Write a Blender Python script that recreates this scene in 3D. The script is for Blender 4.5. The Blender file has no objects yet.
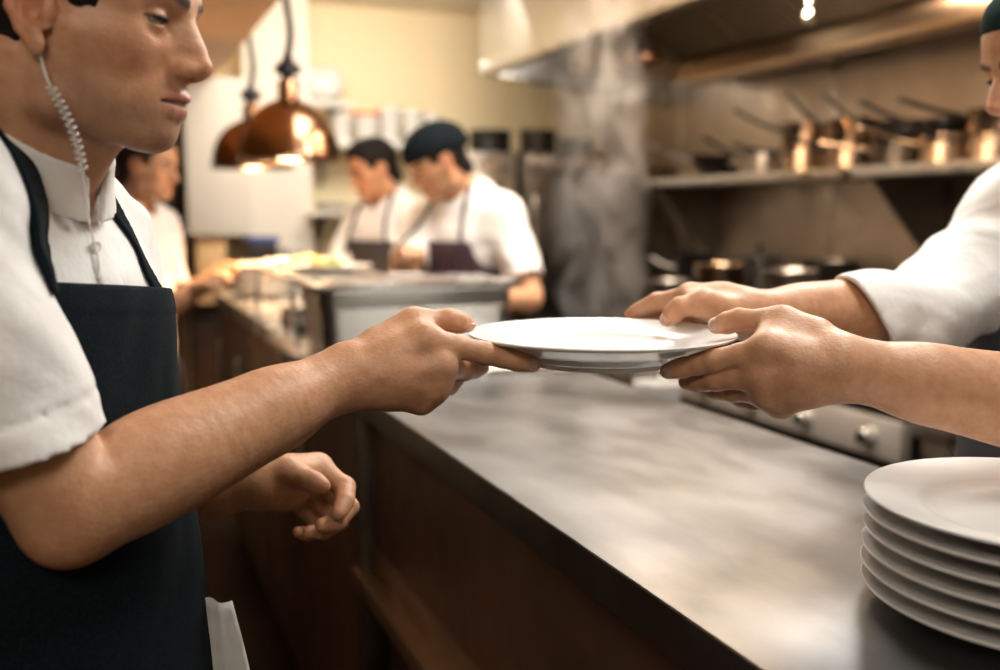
import bpy, bmesh, math, random
import numpy as np
from mathutils import Vector, Matrix
random.seed(7)
SC = bpy.context.scene
COL = SC.collection
# ------------------------------------------------------------------ camera
H = 1.48
PITCH = math.radians(6.956); YAW = math.radians(21.66)
CAMF = np.array([math.sin(YAW)*math.cos(PITCH), math.cos(YAW)*math.cos(PITCH), -math.sin(PITCH)])
CAMR = np.array([math.cos(YAW), -math.sin(YAW), 0.0])
CAMU = np.cross(CAMR, CAMF)
EYE = np.array([0, 0, H])
cam = bpy.data.cameras.new('camera'); camo = bpy.data.objects.new('camera', cam); COL.objects.link(camo)
cam.sensor_width = 36; cam.lens = 36; cam.clip_start = .05; cam.clip_end = 50
camo.matrix_world = Matrix(((CAMR[0], CAMU[0], -CAMF[0], 0), (CAMR[1], CAMU[1], -CAMF[1], 0), (CAMR[2], CAMU[2], -CAMF[2], H), (0, 0, 0, 1)))
cam.dof.use_dof = True; cam.dof.focus_distance = .98; cam.dof.aperture_fstop = 2.5
SC.camera = camo
vs = SC.view_settings
SC.display_settings.display_device = 'sRGB'
vs.view_transform = 'Standard'; vs.look = 'None'; vs.gamma = 1; vs.exposure = 0.2; vs.use_curve_mapping = False

def P(px, py, d):
    return EYE + d*(CAMF + (px-500)/1000*CAMR + (335-py)/1000*CAMU)
def onz(px, py, z):
    r = CAMF + (px-500)/1000*CAMR + (335-py)/1000*CAMU
    return EYE + r*((z-H)/r[2])
def onx(px, py, x):
    r = CAMF + (px-500)/1000*CAMR + (335-py)/1000*CAMU
    return EYE + r*(x/r[0])
def ony(px, py, y):
    r = CAMF + (px-500)/1000*CAMR + (335-py)/1000*CAMU
    return EYE + r*(y/r[1])

# ------------------------------------------------------------------ world and lights
w = bpy.data.worlds.new('world'); SC.world = w; w.use_nodes = True
w.node_tree.nodes['Background'].inputs[0].default_value = (1.0, .86, .70, 1)
w.node_tree.nodes['Background'].inputs[1].default_value = .085

def area(name, loc, target, size, sy, energy, color):
    l = bpy.data.lights.new(name, 'AREA'); l.shape = 'RECTANGLE'; l.size = size; l.size_y = sy
    l.energy = energy; l.color = color
    o = bpy.data.objects.new(name, l); COL.objects.link(o); o.location = loc
    d = Vector(target)-Vector(loc)
    o.rotation_euler = d.to_track_quat('-Z', 'Y').to_euler()
    return o
# ceiling lights, with two added fills among them (all hang under the ceiling)
area('ceiling_light_front', (.95, .75, 2.60), (.45, .9, 1.2), .7, .5, 18, (1, .97, .93))
area('waiter_face_fill', (1.75, 1.7, 2.60), (.1, 1.0, 1.35), .6, .6, 37, (1, .97, .92))  # added fill for the waiter's face and shirt, no known fitting
area('ceiling_light_pass', (1.05, 2.6, 2.60), (1.05, 2.6, 0), .6, 1.2, 26, (1, .95, .88))
area('ceiling_light_back', (1.3, 4.5, 2.60), (1.1, 5.8, 1.5), 1.6, .7, 48, (1, .93, .82))
area('guest_side_fill', (-.5, -.9, 2.58), (.4, .9, 1.2), 1.0, .6, 20, (1, .90, .80))  # added frontal fill from behind the camera, no known fitting
area('hood_light', (2.28, 2.9, 2.36), (2.55, 2.9, 0), .25, 1.6, 50, (1, .76, .55))

# ------------------------------------------------------------------ materials
def mat(name, col=(.5, .5, .5), rough=.5, metal=0, noise=None, bump=None, attr=False, sss=0, trans=0, emit=None, spec=.5,
        coat=0, rnoise=None, stretch=None, alpha=None, sheen=0):
    m = bpy.data.materials.new(name); m.use_nodes = True
    nt = m.node_tree; b = nt.nodes['Principled BSDF']; L = nt.links.new
    b.inputs['Base Color'].default_value = (*col, 1); b.inputs['Roughness'].default_value = rough
    b.inputs['Metallic'].default_value = metal; b.inputs['Specular IOR Level'].default_value = spec
    if sss:
        b.inputs['Subsurface Weight'].default_value = sss; b.inputs['Subsurface Radius'].default_value = (1, .35, .18)
        b.inputs['Subsurface Scale'].default_value = .008
    if trans: b.inputs['Transmission Weight'].default_value = trans
    if coat: b.inputs['Coat Weight'].default_value = coat
    if sheen: b.inputs['Sheen Weight'].default_value = sheen
    if alpha is not None: b.inputs['Alpha'].default_value = alpha
    if emit:
        b.inputs['Emission Color'].default_value = (*emit[0], 1); b.inputs['Emission Strength'].default_value = emit[1]
    tc = nt.nodes.new('ShaderNodeTexCoord'); src = tc.outputs['Object']
    if stretch:
        mp = nt.nodes.new('ShaderNodeMapping'); mp.inputs['Scale'].default_value = stretch; L(src, mp.inputs[0]); src = mp.outputs[0]
    colout = None
    if attr:
        a = nt.nodes.new('ShaderNodeAttribute'); a.attribute_name = 'Col'; colout = a.outputs['Color']
        L(colout, b.inputs['Base Color'])
    if noise:   # (scale, second colour, lo, hi)
        n = nt.nodes.new('ShaderNodeTexNoise'); n.inputs['Scale'].default_value = noise[0]; n.inputs['Detail'].default_value = 6
        L(src, n.inputs['Vector'])
        cr = nt.nodes.new('ShaderNodeValToRGB'); cr.color_ramp.elements[0].position = noise[2]; cr.color_ramp.elements[1].position = noise[3]
        L(n.outputs[0], cr.inputs[0])
        mx = nt.nodes.new('ShaderNodeMix'); mx.data_type = 'RGBA'; L(cr.outputs[0], mx.inputs['Factor'])
        if colout: L(colout, mx.inputs['A']); mx.blend_type = 'MULTIPLY'
        else: mx.inputs['A'].default_value = (*col, 1)
        mx.inputs['B'].default_value = (*noise[1], 1); L(mx.outputs['Result'], b.inputs['Base Color'])
    if rnoise:  # (scale, lo rough, hi rough)
        n = nt.nodes.new('ShaderNodeTexNoise'); n.inputs['Scale'].default_value = rnoise[0]; n.inputs['Detail'].default_value = 5
        L(src, n.inputs['Vector'])
        mr = nt.nodes.new('ShaderNodeMapRange'); mr.inputs['From Min'].default_value = .35; mr.inputs['From Max'].default_value = .65
        mr.inputs['To Min'].default_value = rnoise[1]; mr.inputs['To Max'].default_value = rnoise[2]
        L(n.outputs[0], mr.inputs['Value']); L(mr.outputs[0], b.inputs['Roughness'])
    if bump:    # (scale, strength, distance[, stretch])
        n = nt.nodes.new('ShaderNodeTexNoise'); n.inputs['Scale'].default_value = bump[0]; n.inputs['Detail'].default_value = 4
        if len(bump) > 3:
            mp = nt.nodes.new('ShaderNodeMapping'); mp.inputs['Scale'].default_value = bump[3]; L(tc.outputs['Object'], mp.inputs[0]); L(mp.outputs[0], n.inputs['Vector'])
        else: L(src, n.inputs['Vector'])
        bp = nt.nodes.new('ShaderNodeBump'); bp.inputs['Strength'].default_value = bump[1]; bp.inputs['Distance'].default_value = bump[2]
        L(n.outputs[0], bp.inputs['Height']); L(bp.outputs[0], b.inputs['Normal'])
    return m

M = {}
M['skin'] = mat('skin', rough=.46, attr=True, sss=.12, bump=(260, .55, .0011), spec=.42, noise=(75, (.84, .74, .70), .35, .75))
M['eye'] = mat('eye', rough=.08, attr=True)
M['hair'] = mat('dark_hair', (.006, .0045, .004), .65, spec=.15, noise=(300, (.020, .014, .011), .4, .7), bump=(260, .9, .003, (1, 1, .25)))
M['brown_hair'] = mat('brown_hair', (.03, .014, .009), .5, bump=(260, .8, .003, (1, 1, .25)))
M['shirt'] = mat('white_cotton', (.80, .79, .77), .85, bump=(45, .25, .01), sheen=.2)
M['shirt_bg'] = mat('white_cotton_far', (.82, .80, .77), .85)
M['apron'] = mat('black_denim', (.0032, .0062, .0088), .9, noise=(420, (.007, .0125, .017), .45, .65), bump=(600, .35, .001), spec=.12)
M['apron_maroon'] = mat('maroon_apron', (.085, .045, .055), .85, noise=(60, (.04, .025, .035), .4, .6, ), stretch=(1, 1, .1))
M['apron_grey'] = mat('charcoal_apron', (.045, .042, .048), .85)
M['button'] = mat('button', (.75, .74, .72), .3)
M['tube'] = mat('clear_plastic', (.93, .90, .86), .15, trans=.55, spec=.8)
M['porcelain'] = mat('porcelain', (.86, .845, .81), .24, coat=.15)
M['porcelain_warm'] = mat('porcelain_warm', (.83, .78, .70), .18)
M['steel_top'] = mat('worktop_steel', (.27, .275, .28), .3, 1, noise=(3.2, (.14, .142, .145), .40, .66), rnoise=(7, .32, .44), stretch=(1.6, .8, 1), bump=(45, .05, .002, (1, 9, 1)))
M['steel'] = mat('brushed_steel', (.52, .49, .45), .32, 1, rnoise=(12, .24, .42))
M['steel_bright'] = mat('bright_steel', (.74, .72, .69), .24, 1, rnoise=(12, .18, .34))
M['steel_wall'] = mat('wall_steel', (.40, .335, .275), .36, 1, noise=(2.2, (.52, .435, .355), .35, .65), rnoise=(6, .3, .5))
M['steel_dark'] = mat('dark_steel', (.14, .12, .10), .38, 1, rnoise=(14, .3, .5))
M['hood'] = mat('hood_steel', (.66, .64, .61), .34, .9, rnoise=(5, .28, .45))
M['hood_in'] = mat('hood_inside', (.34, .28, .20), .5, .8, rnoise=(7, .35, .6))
M['copper'] = mat('dark_copper', (.40, .22, .13), .16, 1, rnoise=(9, .12, .24))
M['copper_pot'] = mat('warm_pan_metal', (.56, .40, .27), .22, 1)
M['black_iron'] = mat('black_iron', (.014, .012, .011), .42, .3)
M['tub_steel'] = mat('tub_steel', (.33, .32, .30), .36, 1)
M['panel_steel'] = mat('range_panel_steel', (.72, .68, .62), .42, .55, rnoise=(12, .36, .5))
M['trousers'] = mat('black_trousers', (.012, .012, .014), .9)
M['shoe'] = mat('black_shoe', (.012, .011, .010), .4)
M['black'] = mat('black_plastic', (.012, .012, .013), .4)
M['panel'] = mat('brown_panel', (.15, .088, .056), .42, .45, noise=(3.5, (.22, .12, .07), .35, .7), rnoise=(8, .34, .5))
M['ledge'] = mat('bronze_steel', (.42, .29, .19), .34, .8, rnoise=(9, .28, .42))
M['wood_dark'] = mat('dark_wood', (.045, .020, .010), .45, noise=(5, (.09, .038, .016), .4, .6), stretch=(3, 3, .4))
M['cream'] = mat('cream_wall_paint', (.80, .66, .43), .7, noise=(1.5, (.76, .66, .43), .4, .6))
M['ceiling'] = mat('ceiling_paint', (.80, .72, .55), .8)
M['white_paint'] = mat('white_wall_paint', (.70, .65, .57), .6)
M['lamplit_peach'] = mat('lamplit_tan_paint', (.92, .60, .30), .6)  # heat-lamp glow on the bulkhead is put into this orange colour
M['floor'] = mat('floor_tile', (.055, .028, .018), .4, noise=(6, (.035, .02, .014), .4, .6))
M['white_plastic'] = mat('white_plastic', (.62, .60, .57), .4)
M['orange_plastic'] = mat('orange_plastic', (.75, .18, .05), .4)
M['yellow_plastic'] = mat('yellow_plastic', (.8, .58, .06), .4)
M['blue_plastic'] = mat('blue_plastic', (.03, .07, .30), .45)
M['bulb'] = mat('glowing_bulb', (1, .8, .5), .4, emit=((1, .74, .42), 9))
M['food'] = mat('food', (.55, .33, .10), .6, noise=(60, (.25, .32, .08), .45, .6))
M['cardboard'] = mat('cardboard', (.40, .25, .13), .8)
M['cap'] = mat('dark_green_cap', (.008, .024, .022), .9, bump=(90, .3, .004), spec=.1)
M['cap_bg'] = mat('black_cap', (.007, .010, .013), .95, spec=.08)

# ------------------------------------------------------------------ object helpers
def link(name, me, m=None, parent=None, smooth=True, sharp=None):
    o = bpy.data.objects.new(name, me); COL.objects.link(o)
    if m is not None: me.materials.append(M[m] if isinstance(m, str) else m)
    if smooth:
        me.polygons.foreach_set('use_smooth', [True]*len(me.polygons))
        if sharp: me.set_sharp_from_angle(angle=math.radians(sharp))
    if parent is not None: o.parent = parent
    return o
def tag(o, label=None, cat=None, group=None, kind=None):
    if label: o['label'] = label
    if cat: o['category'] = cat
    if group: o['group'] = group
    if kind: o['kind'] = kind
    return o
def empty(name, loc, rz=0, label=None, cat=None, group=None):
    o = bpy.data.objects.new(name, None); COL.objects.link(o); o.location = Vector([float(v) for v in loc]); o.rotation_euler = (0, 0, rz)
    o.empty_display_size = .05
    return tag(o, label, cat, group)
def struct(o): o['kind'] = 'structure'; return o
def bm_mesh(bm, name='mesh'):
    me = bpy.data.meshes.new(name); bm.to_mesh(me); bm.free(); return me
def add_box(bm, x0, x1, y0, y1, z0, z1, bev=0, seg=2):
    r = bmesh.ops.create_cube(bm, size=1); vv = r['verts']
    for v in vv: v.co = Vector((x0+(v.co.x+.5)*(x1-x0), y0+(v.co.y+.5)*(y1-y0), z0+(v.co.z+.5)*(z1-z0)))
    if bev:
        es = list({e for v in vv for e in v.link_edges})
        bmesh.ops.bevel(bm, geom=es, offset=bev, segments=seg, affect='EDGES', profile=.6)
def box(name, x0, x1, y0, y1, z0, z1, m, parent=None, bev=.003, seg=2):
    bm = bmesh.new(); add_box(bm, x0, x1, y0, y1, z0, z1, bev, seg)
    return link(name, bm_mesh(bm, name), m, parent, True, 35)
def lathe_me(prof, n=48, closed=True, name='lathe'):
    bm = bmesh.new(); rings = []
    for r, z in prof:
        if r < 1e-6: rings.append([bm.verts.new((0, 0, z))]); continue
        rings.append([bm.verts.new((r*math.cos(2*math.pi*i/n), r*math.sin(2*math.pi*i/n), z)) for i in range(n)])
    pairs = list(zip(rings, rings[1:]))
    for a, b in pairs:
        for i in range(n):
            j = (i+1) % n
            if len(a) == 1 and len(b) == 1: continue
            if len(a) == 1: bm.faces.new((a[0], b[i], b[j]))
            elif len(b) == 1: bm.faces.new((a[i], b[0], a[j]))
            else: bm.faces.new((a[i], b[i], b[j], a[j]))
    bmesh.ops.recalc_face_normals(bm, faces=bm.faces)
    return bm_mesh(bm, name)
def tube_me(pts, rad, n=8, flat=None, name='tube', caps=True):
    """tube through points; rad number or list; flat = (normal vec, ratio)"""
    pts = [Vector([float(c) for c in p]) for p in pts]; bm = bmesh.new(); rings = []
    prev = None
    for i, p in enumerate(pts):
        t = (pts[min(i+1, len(pts)-1)]-pts[max(i-1, 0)]).normalized()
        if prev is None:
            a = Vector((0, 0, 1)) if abs(t.z) < .9 else Vector((1, 0, 0))
            if flat: a = Vector(flat[0])
            u = (a - t*a.dot(t)).normalized()
        else:
            u = (prev - t*prev.dot(t)).normalized()
        prev = u; v = t.cross(u)
        r = rad[i] if isinstance(rad, (list, tuple)) else rad
        fu = flat[1] if flat else 1
        rings.append([bm.verts.new(p + u*(r*fu*math.cos(2*math.pi*k/n)) + v*(r*math.sin(2*math.pi*k/n))) for k in range(n)])
    for a, b in zip(rings, rings[1:]):
        for k in range(n):
            j = (k+1) % n; bm.faces.new((a[k], a[j], b[j], b[k]))
    if caps:
        bm.faces.new(rings[0][::-1]); bm.faces.new(rings[-1])
    return bm_mesh(bm, name)
def prism_me(poly, axis, a, b, bev=0, name='prism'):
    """poly: list of 2-D points in the plane perpendicular to axis ('x': (y,z), 'y': (x,z), 'z': (x,y))"""
    bm = bmesh.new()
    def mk(p, t): return {'x': (t, p[0], p[1]), 'y': (p[0], t, p[1]), 'z': (p[0], p[1], t)}[axis]
    A = [bm.verts.new(mk(p, a)) for p in poly]; B = [bm.verts.new(mk(p, b)) for p in poly]
    bm.faces.new(A); bm.faces.new(B[::-1])
    for i in range(len(poly)):
        j = (i+1) % len(poly); bm.faces.new((A[i], B[i], B[j], A[j]))
    bmesh.ops.recalc_face_normals(bm, faces=bm.faces)
    if bev: bmesh.ops.bevel(bm, geom=list(bm.edges), offset=bev, segments=2, affect='EDGES', profile=.6)
    return bm_mesh(bm, name)
def smooth_path(pts, n=8):
    pts = [Vector([float(c) for c in p]) for p in pts]; out = []
    for i in range(len(pts)-1):
        p0 = pts[max(i-1, 0)]; p1 = pts[i]; p2 = pts[i+1]; p3 = pts[min(i+2, len(pts)-1)]
        for k in range(n):
            t = k/n
            out.append(.5*((2*p1)+(p2-p0)*t+(2*p0-5*p1+4*p2-p3)*t*t+(3*p1-p0-3*p2+p3)*t**3))
    out.append(pts[-1]); return out
def copy_tree(o, parent=None):
    c = o.copy(); COL.objects.link(c); c.parent = parent
    for ch in list(o.children): copy_tree(ch, c)
    return c
# ------------------------------------------------------------------ implicit surfaces for bodies and clothes
def A3(v): return np.array([float(c) for c in v])
def smin(a, b, k):
    if k <= 0: return np.minimum(a, b)
    h = np.maximum(k-np.abs(a-b), 0)/k
    return np.minimum(a, b)-h*h*k*.25
def smax(a, b, k): return -smin(-a, -b, k)
def smin1(a, b, k):
    if k <= 0: return a if a < b else b
    h = k-abs(a-b)
    return (a if a < b else b)-(h*h/k*.25 if h > 0 else 0)
class RC:      # tapered capsule
    def __init__(s, a, b, ra, rb):
        s.a, s.b, s.ra, s.rb = A3(a), A3(b), ra, rb
        s.ba = s.b-s.a; s.L2 = float(s.ba@s.ba)+1e-12; s.ta = s.a.tolist(); s.tb = s.ba.tolist()
    def ev(s, p):
        q = p-s.a
        t = q@s.ba; t /= s.L2; np.maximum(t, 0, out=t); np.minimum(t, 1, out=t)
        q -= t[:, None]*s.ba
        return np.sqrt(q[:, 0]**2+q[:, 1]**2+q[:, 2]**2)-(s.ra+(s.rb-s.ra)*t)
    def pr(s, c, R):
        x, y, z = c[0]-s.ta[0], c[1]-s.ta[1], c[2]-s.ta[2]; u, v, w_ = s.tb
        t = min(1, max(0, (x*u+y*v+z*w_)/s.L2)); x -= t*u; y -= t*v; z -= t*w_
        return s, math.sqrt(x*x+y*y+z*z)-(s.ra+(s.rb-s.ra)*t)
class EL:      # ellipsoid, R rows = local axes
    def __init__(s, c, r, R=None): s.c, s.r, s.R = A3(c), A3(r), R
    def ev(s, p):
        q = p-s.c
        if s.R is not None: q = q@s.R.T
        q = q/s.r; k0 = np.sqrt(q[:, 0]**2+q[:, 1]**2+q[:, 2]**2); q = q/s.r; k1 = np.sqrt(q[:, 0]**2+q[:, 1]**2+q[:, 2]**2)+1e-9
        return np.where(k0 < 1e-6, -s.r.min(), k0*(k0-1)/k1)
    def pr(s, c, R): return s, float(s.ev(np.array([c]))[0])
class SPL:     # spline of capsules = polyline with radii, small blend
    def __new__(cls, pts, rs, k=.004):
        return SU([RC(a, b, ra, rb) for a, b, ra, rb in zip(pts, pts[1:], rs, rs[1:])], k)
def LIMB(pts, rs, n=6):
    """smooth tapering limb: a spline through the points, radii eased between them, no bulges"""
    q = [A3(p) for p in smooth_path(pts, n)]; rr = []
    for i in range(len(rs)-1):
        for k in range(n): t = k/n; t = t*t*(3-2*t); rr.append(rs[i]+(rs[i+1]-rs[i])*t)
    rr.append(rs[-1])
    return SU([RC(a, b, ra, rb) for a, b, ra, rb in zip(q, q[1:], rr, rr[1:])], 0)
class FN:      # any function of points (half spaces, displacements)
    def __init__(s, f): s.f = f
    def ev(s, p): return s.f(p)
    def pr(s, c, R): return s, float(s.f(np.array([c]))[0])
class SU:
    def __init__(s, ch, k=0): s.ch, s.k = ch, k
    def ev(s, p):
        d = s.ch[0].ev(p)
        for c in s.ch[1:]: d = smin(d, c.ev(p), s.k)
        return d
    def pr(s, c, R):
        q = [x.pr(c, R) for x in s.ch]; m = min(v for _, v in q)
        keep = [(n, v) for n, v in q if v <= m+2.7*R+2*s.k+.006]
        if len(keep) == 1: return keep[0]
        val = keep[0][1]
        for _, v in keep[1:]: val = smin1(val, v, s.k)
        return SU([n for n, _ in keep], s.k), val
class FAN:     # chains blended into one palm each on its own (fingers do not melt together)
    def __init__(s, palm, ch, k, k2=.0015): s.palm, s.ch, s.k, s.k2 = palm, ch, k, k2
    def ev(s, p):
        a = s.palm.ev(p); d = None
        for c in s.ch:
            e = smin(a, c.ev(p), s.k); d = e if d is None else smin(d, e, s.k2)
        return a if d is None else d
    def pr(s, c, R):
        n, v = s.palm.pr(c, R); q = [x.pr(c, R) for x in s.ch]; m = min([v]+[u for _, u in q])
        keep = [x for x, u in q if u <= m+2.7*R+2*s.k+.006]
        m = min([smin1(v, u, s.k) for _, u in q])
        return (n if not keep else FAN(n, keep, s.k, s.k2)), m
class OP:      # generic operator on children
    def __init__(s, f, ch): s.f, s.ch = f, ch
    def ev(s, p): return s.f(p, *[c.ev(p) for c in s.ch])
    def pr(s, c, R):
        q = [x.pr(c, R) for x in s.ch]
        return OP(s.f, [n for n, _ in q]), float(s.f(np.array([c]), *[np.array([v]) for _, v in q])[0])
class XF:      # rigid frame: world = o + R^T local (R rows = local axes in world)
    def __init__(s, n, o, R): s.n, s.o, s.R = n, A3(o), np.array(R)
    def ev(s, p): return s.n.ev((p-s.o)@s.R.T)
    def pr(s, c, R):
        n, v = s.n.pr(((np.array(c)-s.o)@s.R.T).tolist(), R); return XF(n, s.o, s.R), v
class SUB:     # carve b out of a, dropping b where it is far
    def __init__(s, a, b, k): s.a, s.b, s.k = a, b, k
    def ev(s, p): return smax(s.a.ev(p), -s.b.ev(p), s.k)
    def pr(s, c, R):
        a, v = s.a.pr(c, R); b, u = s.b.pr(c, R)
        if u > R*1.2+s.k+max(-v, 0)+.002 and -u < v-2.7*R-s.k-.006: return a, v
        return SUB(a, b, s.k), -smin1(-v, u, s.k)
def sub(a, b, k=.003): return SUB(a, b, k)
def inter(a, b, k=.002): return OP(lambda p, x, y: smax(x, y, k), [a, b])
def off(a, r): return OP(lambda p, x: x-r, [a])
def disp(a, f): return OP(lambda p, x: x+f(p), [a])
def shell(a, t): return OP(lambda p, x: np.abs(x)-t, [a])

def surf_arrays(node, lo, hi, h, B=16):
    lo, hi = A3(lo), A3(hi); n = np.ceil((hi-lo)/(h*B)).astype(int)
    bl, nds = [], []
    def rec(nd, i, j, k, sz):
        if i >= n[0] or j >= n[1] or k >= n[2]: return
        Rr = h*B*sz*math.sqrt(3)/2
        nd2, v = nd.pr((lo+(np.array([i, j, k])+sz/2)*h*B).tolist(), Rr)
        if abs(v) > Rr*1.3+h: return
        if sz == 1: bl.append((i, j, k)); nds.append(nd2); return
        q = sz//2
        for x in (0, q):
            for y in (0, q):
                for z in (0, q): rec(nd2, i+x, j+y, k+z, q)
    rec(node, 0, 0, 0, 1 << int(math.ceil(math.log2(max(n)))))
    bl = np.array(bl); R = h*B*math.sqrt(3)/2; cen = lo+(bl+.5)*h*B
    g = np.arange(B+1); gx, gy, gz = np.meshgrid(g, g, g, indexing='ij')
    base = np.stack([gx.ravel(), gy.ravel(), gz.ravel()], 1)
    N = n*B+4
    keys, verts, ek, ea, es = [], [], [], [], []
    E = [((0,0,0),(1,0,0)),((0,1,0),(1,1,0)),((0,0,1),(1,0,1)),((0,1,1),(1,1,1)),((0,0,0),(0,1,0)),((1,0,0),(1,1,0)),((0,0,1),(0,1,1)),((1,0,1),(1,1,1)),((0,0,0),(0,0,1)),((1,0,0),(1,0,1)),((0,1,0),(0,1,1)),((1,1,0),(1,1,1))]
    for b, c, nd in zip(bl, cen, nds):
        o = lo+b*h*B
        D = nd.ev(o+base*h).reshape(B+1, B+1, B+1)
        S = D < 0
        if S.all() or not S.any(): continue
        cs = np.zeros((B, B, B), int)
        for dx in (0, 1):
            for dy in (0, 1):
                for dz in (0, 1): cs += S[dx:B+dx, dy:B+dy, dz:B+dz]
        ci = np.argwhere((cs > 0) & (cs < 8))
        if len(ci) == 0: continue
        acc = np.zeros((len(ci), 3)); cnt = np.zeros(len(ci))
        for e0, e1 in E:
            a = ci+e0; bb = ci+e1
            da = D[a[:, 0], a[:, 1], a[:, 2]]; db = D[bb[:, 0], bb[:, 1], bb[:, 2]]
            mk = (da < 0) != (db < 0); t = np.where(mk, da/np.where(mk, da-db, 1), 0)
            acc += np.where(mk[:, None], a+t[:, None]*(np.array(e1)-np.array(e0)), 0); cnt += mk
        verts.append(o+acc/cnt[:, None]*h)
        gi = ci+b*B+1
        keys.append((gi[:, 0]*N[1]+gi[:, 1])*N[2]+gi[:, 2])
        for ax in range(3):
            sl0 = [slice(0, B)]*3; sl1 = [slice(0, B)]*3; sl1[ax] = slice(1, B+1)
            s0, s1 = S[tuple(sl0)], S[tuple(sl1)]
            ei = np.argwhere(s0 != s1)
            if len(ei):
                ek.append(ei+b*B+1); ea.append(np.full(len(ei), ax)); es.append(s0[ei[:, 0], ei[:, 1], ei[:, 2]])
    keys = np.concatenate(keys); verts = np.concatenate(verts); ek = np.concatenate(ek); ea = np.concatenate(ea); es = np.concatenate(es)
    order = np.argsort(keys); keys = keys[order]; verts = verts[order]
    quads = []
    for ax in range(3):
        m1, m2 = [(1, 2), (2, 0), (0, 1)][ax]
        s = ea == ax; e = ek[s]; sg = es[s]
        q = []
        for o1, o2 in ((0, 0), (-1, 0), (-1, -1), (0, -1)):
            f = e.copy(); f[:, m1] += o1; f[:, m2] += o2
            k = (f[:, 0]*N[1]+f[:, 1])*N[2]+f[:, 2]
            ix = np.clip(np.searchsorted(keys, k), 0, len(keys)-1)
            q.append(np.where(keys[ix] == k, ix, -1))
        q = np.stack(q, 1); ok = (q >= 0).all(1); q = q[ok]; sg = sg[ok]
        q[~sg] = q[~sg][:, ::-1]
        quads.append(q)
    quads = np.concatenate(quads)
    return verts, quads
def surf(node, lo, hi, h, name, m, parent=None, colfn=None, extra=(), smooth=True):
    """one mesh from one or more (node, lo, hi, h) pieces that overlap out of sight"""
    import time as _tm; tt = _tm.time()
    V, Q, nv = [], [], 0
    for nd, l, u, hh in ((node, lo, hi, h),)+tuple(extra):
        v, q = surf_arrays(nd, l, u, hh); V.append(v); Q.append(q+nv); nv += len(v)
    verts = np.concatenate(V); quads = np.concatenate(Q)
    for lam in ((.5, -.35) if smooth else ()):      # one light smoothing round
        acc = np.zeros_like(verts); cnt = np.zeros(len(verts))
        for i, j in ((0, 1), (1, 2), (2, 3), (3, 0)):
            for a_, b_ in ((i, j), (j, i)):
                ix = quads[:, a_]; wq = verts[quads[:, b_]]
                for ax in range(3): acc[:, ax] += np.bincount(ix, wq[:, ax], len(verts))
                cnt += np.bincount(ix, minlength=len(verts))
        verts = verts+lam*(acc/np.maximum(cnt, 1)[:, None]-verts)
    me = bpy.data.meshes.new(name)
    me.vertices.add(len(verts)); me.vertices.foreach_set('co', verts.astype(np.float32).ravel())
    me.loops.add(len(quads)*4); me.loops.foreach_set('vertex_index', quads.astype(np.int32).ravel())
    me.polygons.add(len(quads)); me.polygons.foreach_set('loop_start', np.arange(0, len(quads)*4, 4, dtype=np.int32))
    me.update(calc_edges=True); me.validate()
    if colfn is not None:
        c = colfn(verts); c = np.concatenate([c, np.ones((len(c), 1))], 1)
        a = me.color_attributes.new('Col', 'FLOAT_COLOR', 'POINT'); a.data.foreach_set('color', c.astype(np.float32).ravel())
    print('SURF', name, len(verts), round(_tm.time()-tt, 2))
    return link(name, me, m, parent)
# ------------------------------------------------------------------ the room
X0, X1, Y0, Y1, ZC = -1.7, 3.0, -1.8, 5.8, 2.65
CZ = 1.12                                    # worktop height
struct(box('floor', X0-.1, X1+.1, Y0-.1, Y1+.1, -.1, 0, 'floor', bev=0))
struct(box('ceiling', X0-.1, X1+.1, Y0-.1, Y1+.1, ZC, ZC+.1, 'ceiling', bev=0))
struct(box('wall_back', X0-.1, X1+.1, Y1, Y1+.1, 0, ZC, 'cream', bev=0))
struct(box('wall_left', X0-.1, X0, Y0, Y1, 0, ZC, 'wood_dark', bev=0))
struct(box('wall_front', X0-.1, X1+.1, Y0-.1, Y0, 0, ZC, 'cream', bev=0))
wr = struct(box('wall_right', X1, X1+.1, Y0, Y1, 0, ZC, 'steel_wall', bev=0))
for y in (1.1, 2.35, 3.6, 4.85):             # joints of the steel wall sheets
    box('sheet_joint', X1-.004, X1+.002, y-.012, y+.012, .9, ZC, 'steel', wr, .001)
struct(box('trim_1', X0, .585, 1.9, Y1, 2.18, ZC, 'lamplit_peach', bev=.004))       # dropped bulkhead over the pass
pl, pr_ = ony(243, 100, 5.55)[0], ony(310, 100, 5.55)[0]
struct(box('trim_2', pl, pr_, 5.55, Y1, 0, ZC, 'white_paint', bev=.004))     # white pillar
cl = ony(183, 100, 5.45)[0]; zb = ony(183, 236, 5.45)[2]
struct(box('trim_3', cl, pl+.02, 5.45, Y1-.002, zb, 2.178, 'white_paint', bev=.01))
bl_, br_ = ony(196, 240, 5.5)[0], ony(226, 240, 5.5)[0]
struct(box('trim_4', bl_, br_, 5.5, Y1-.002, 1.0, zb, 'lamplit_peach', bev=.004))
struct(box('trim_5', ony(196, 300, 5.7)[0]-.03, pl-.002, 5.72, Y1-.002, 0, .998, 'wood_dark', bev=.004))
dl, dr = ony(60, 100, 5.75)[0], cl-.002
dr0 = struct(box('door_1', dl, dr, 5.74, 5.8, 0, 2.14, 'wood_dark', bev=.004))
for a, b in ((.12, .95), (1.08, 2.02)):
    box('door_panel', dl+.14, dr-.16, 5.728, 5.742, a, b, 'wood_dark', dr0, .006)
box('door_handle', dr-.10, dr-.06, 5.69, 5.74, 1.18, 1.62, 'black', dr0, .006)

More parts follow.
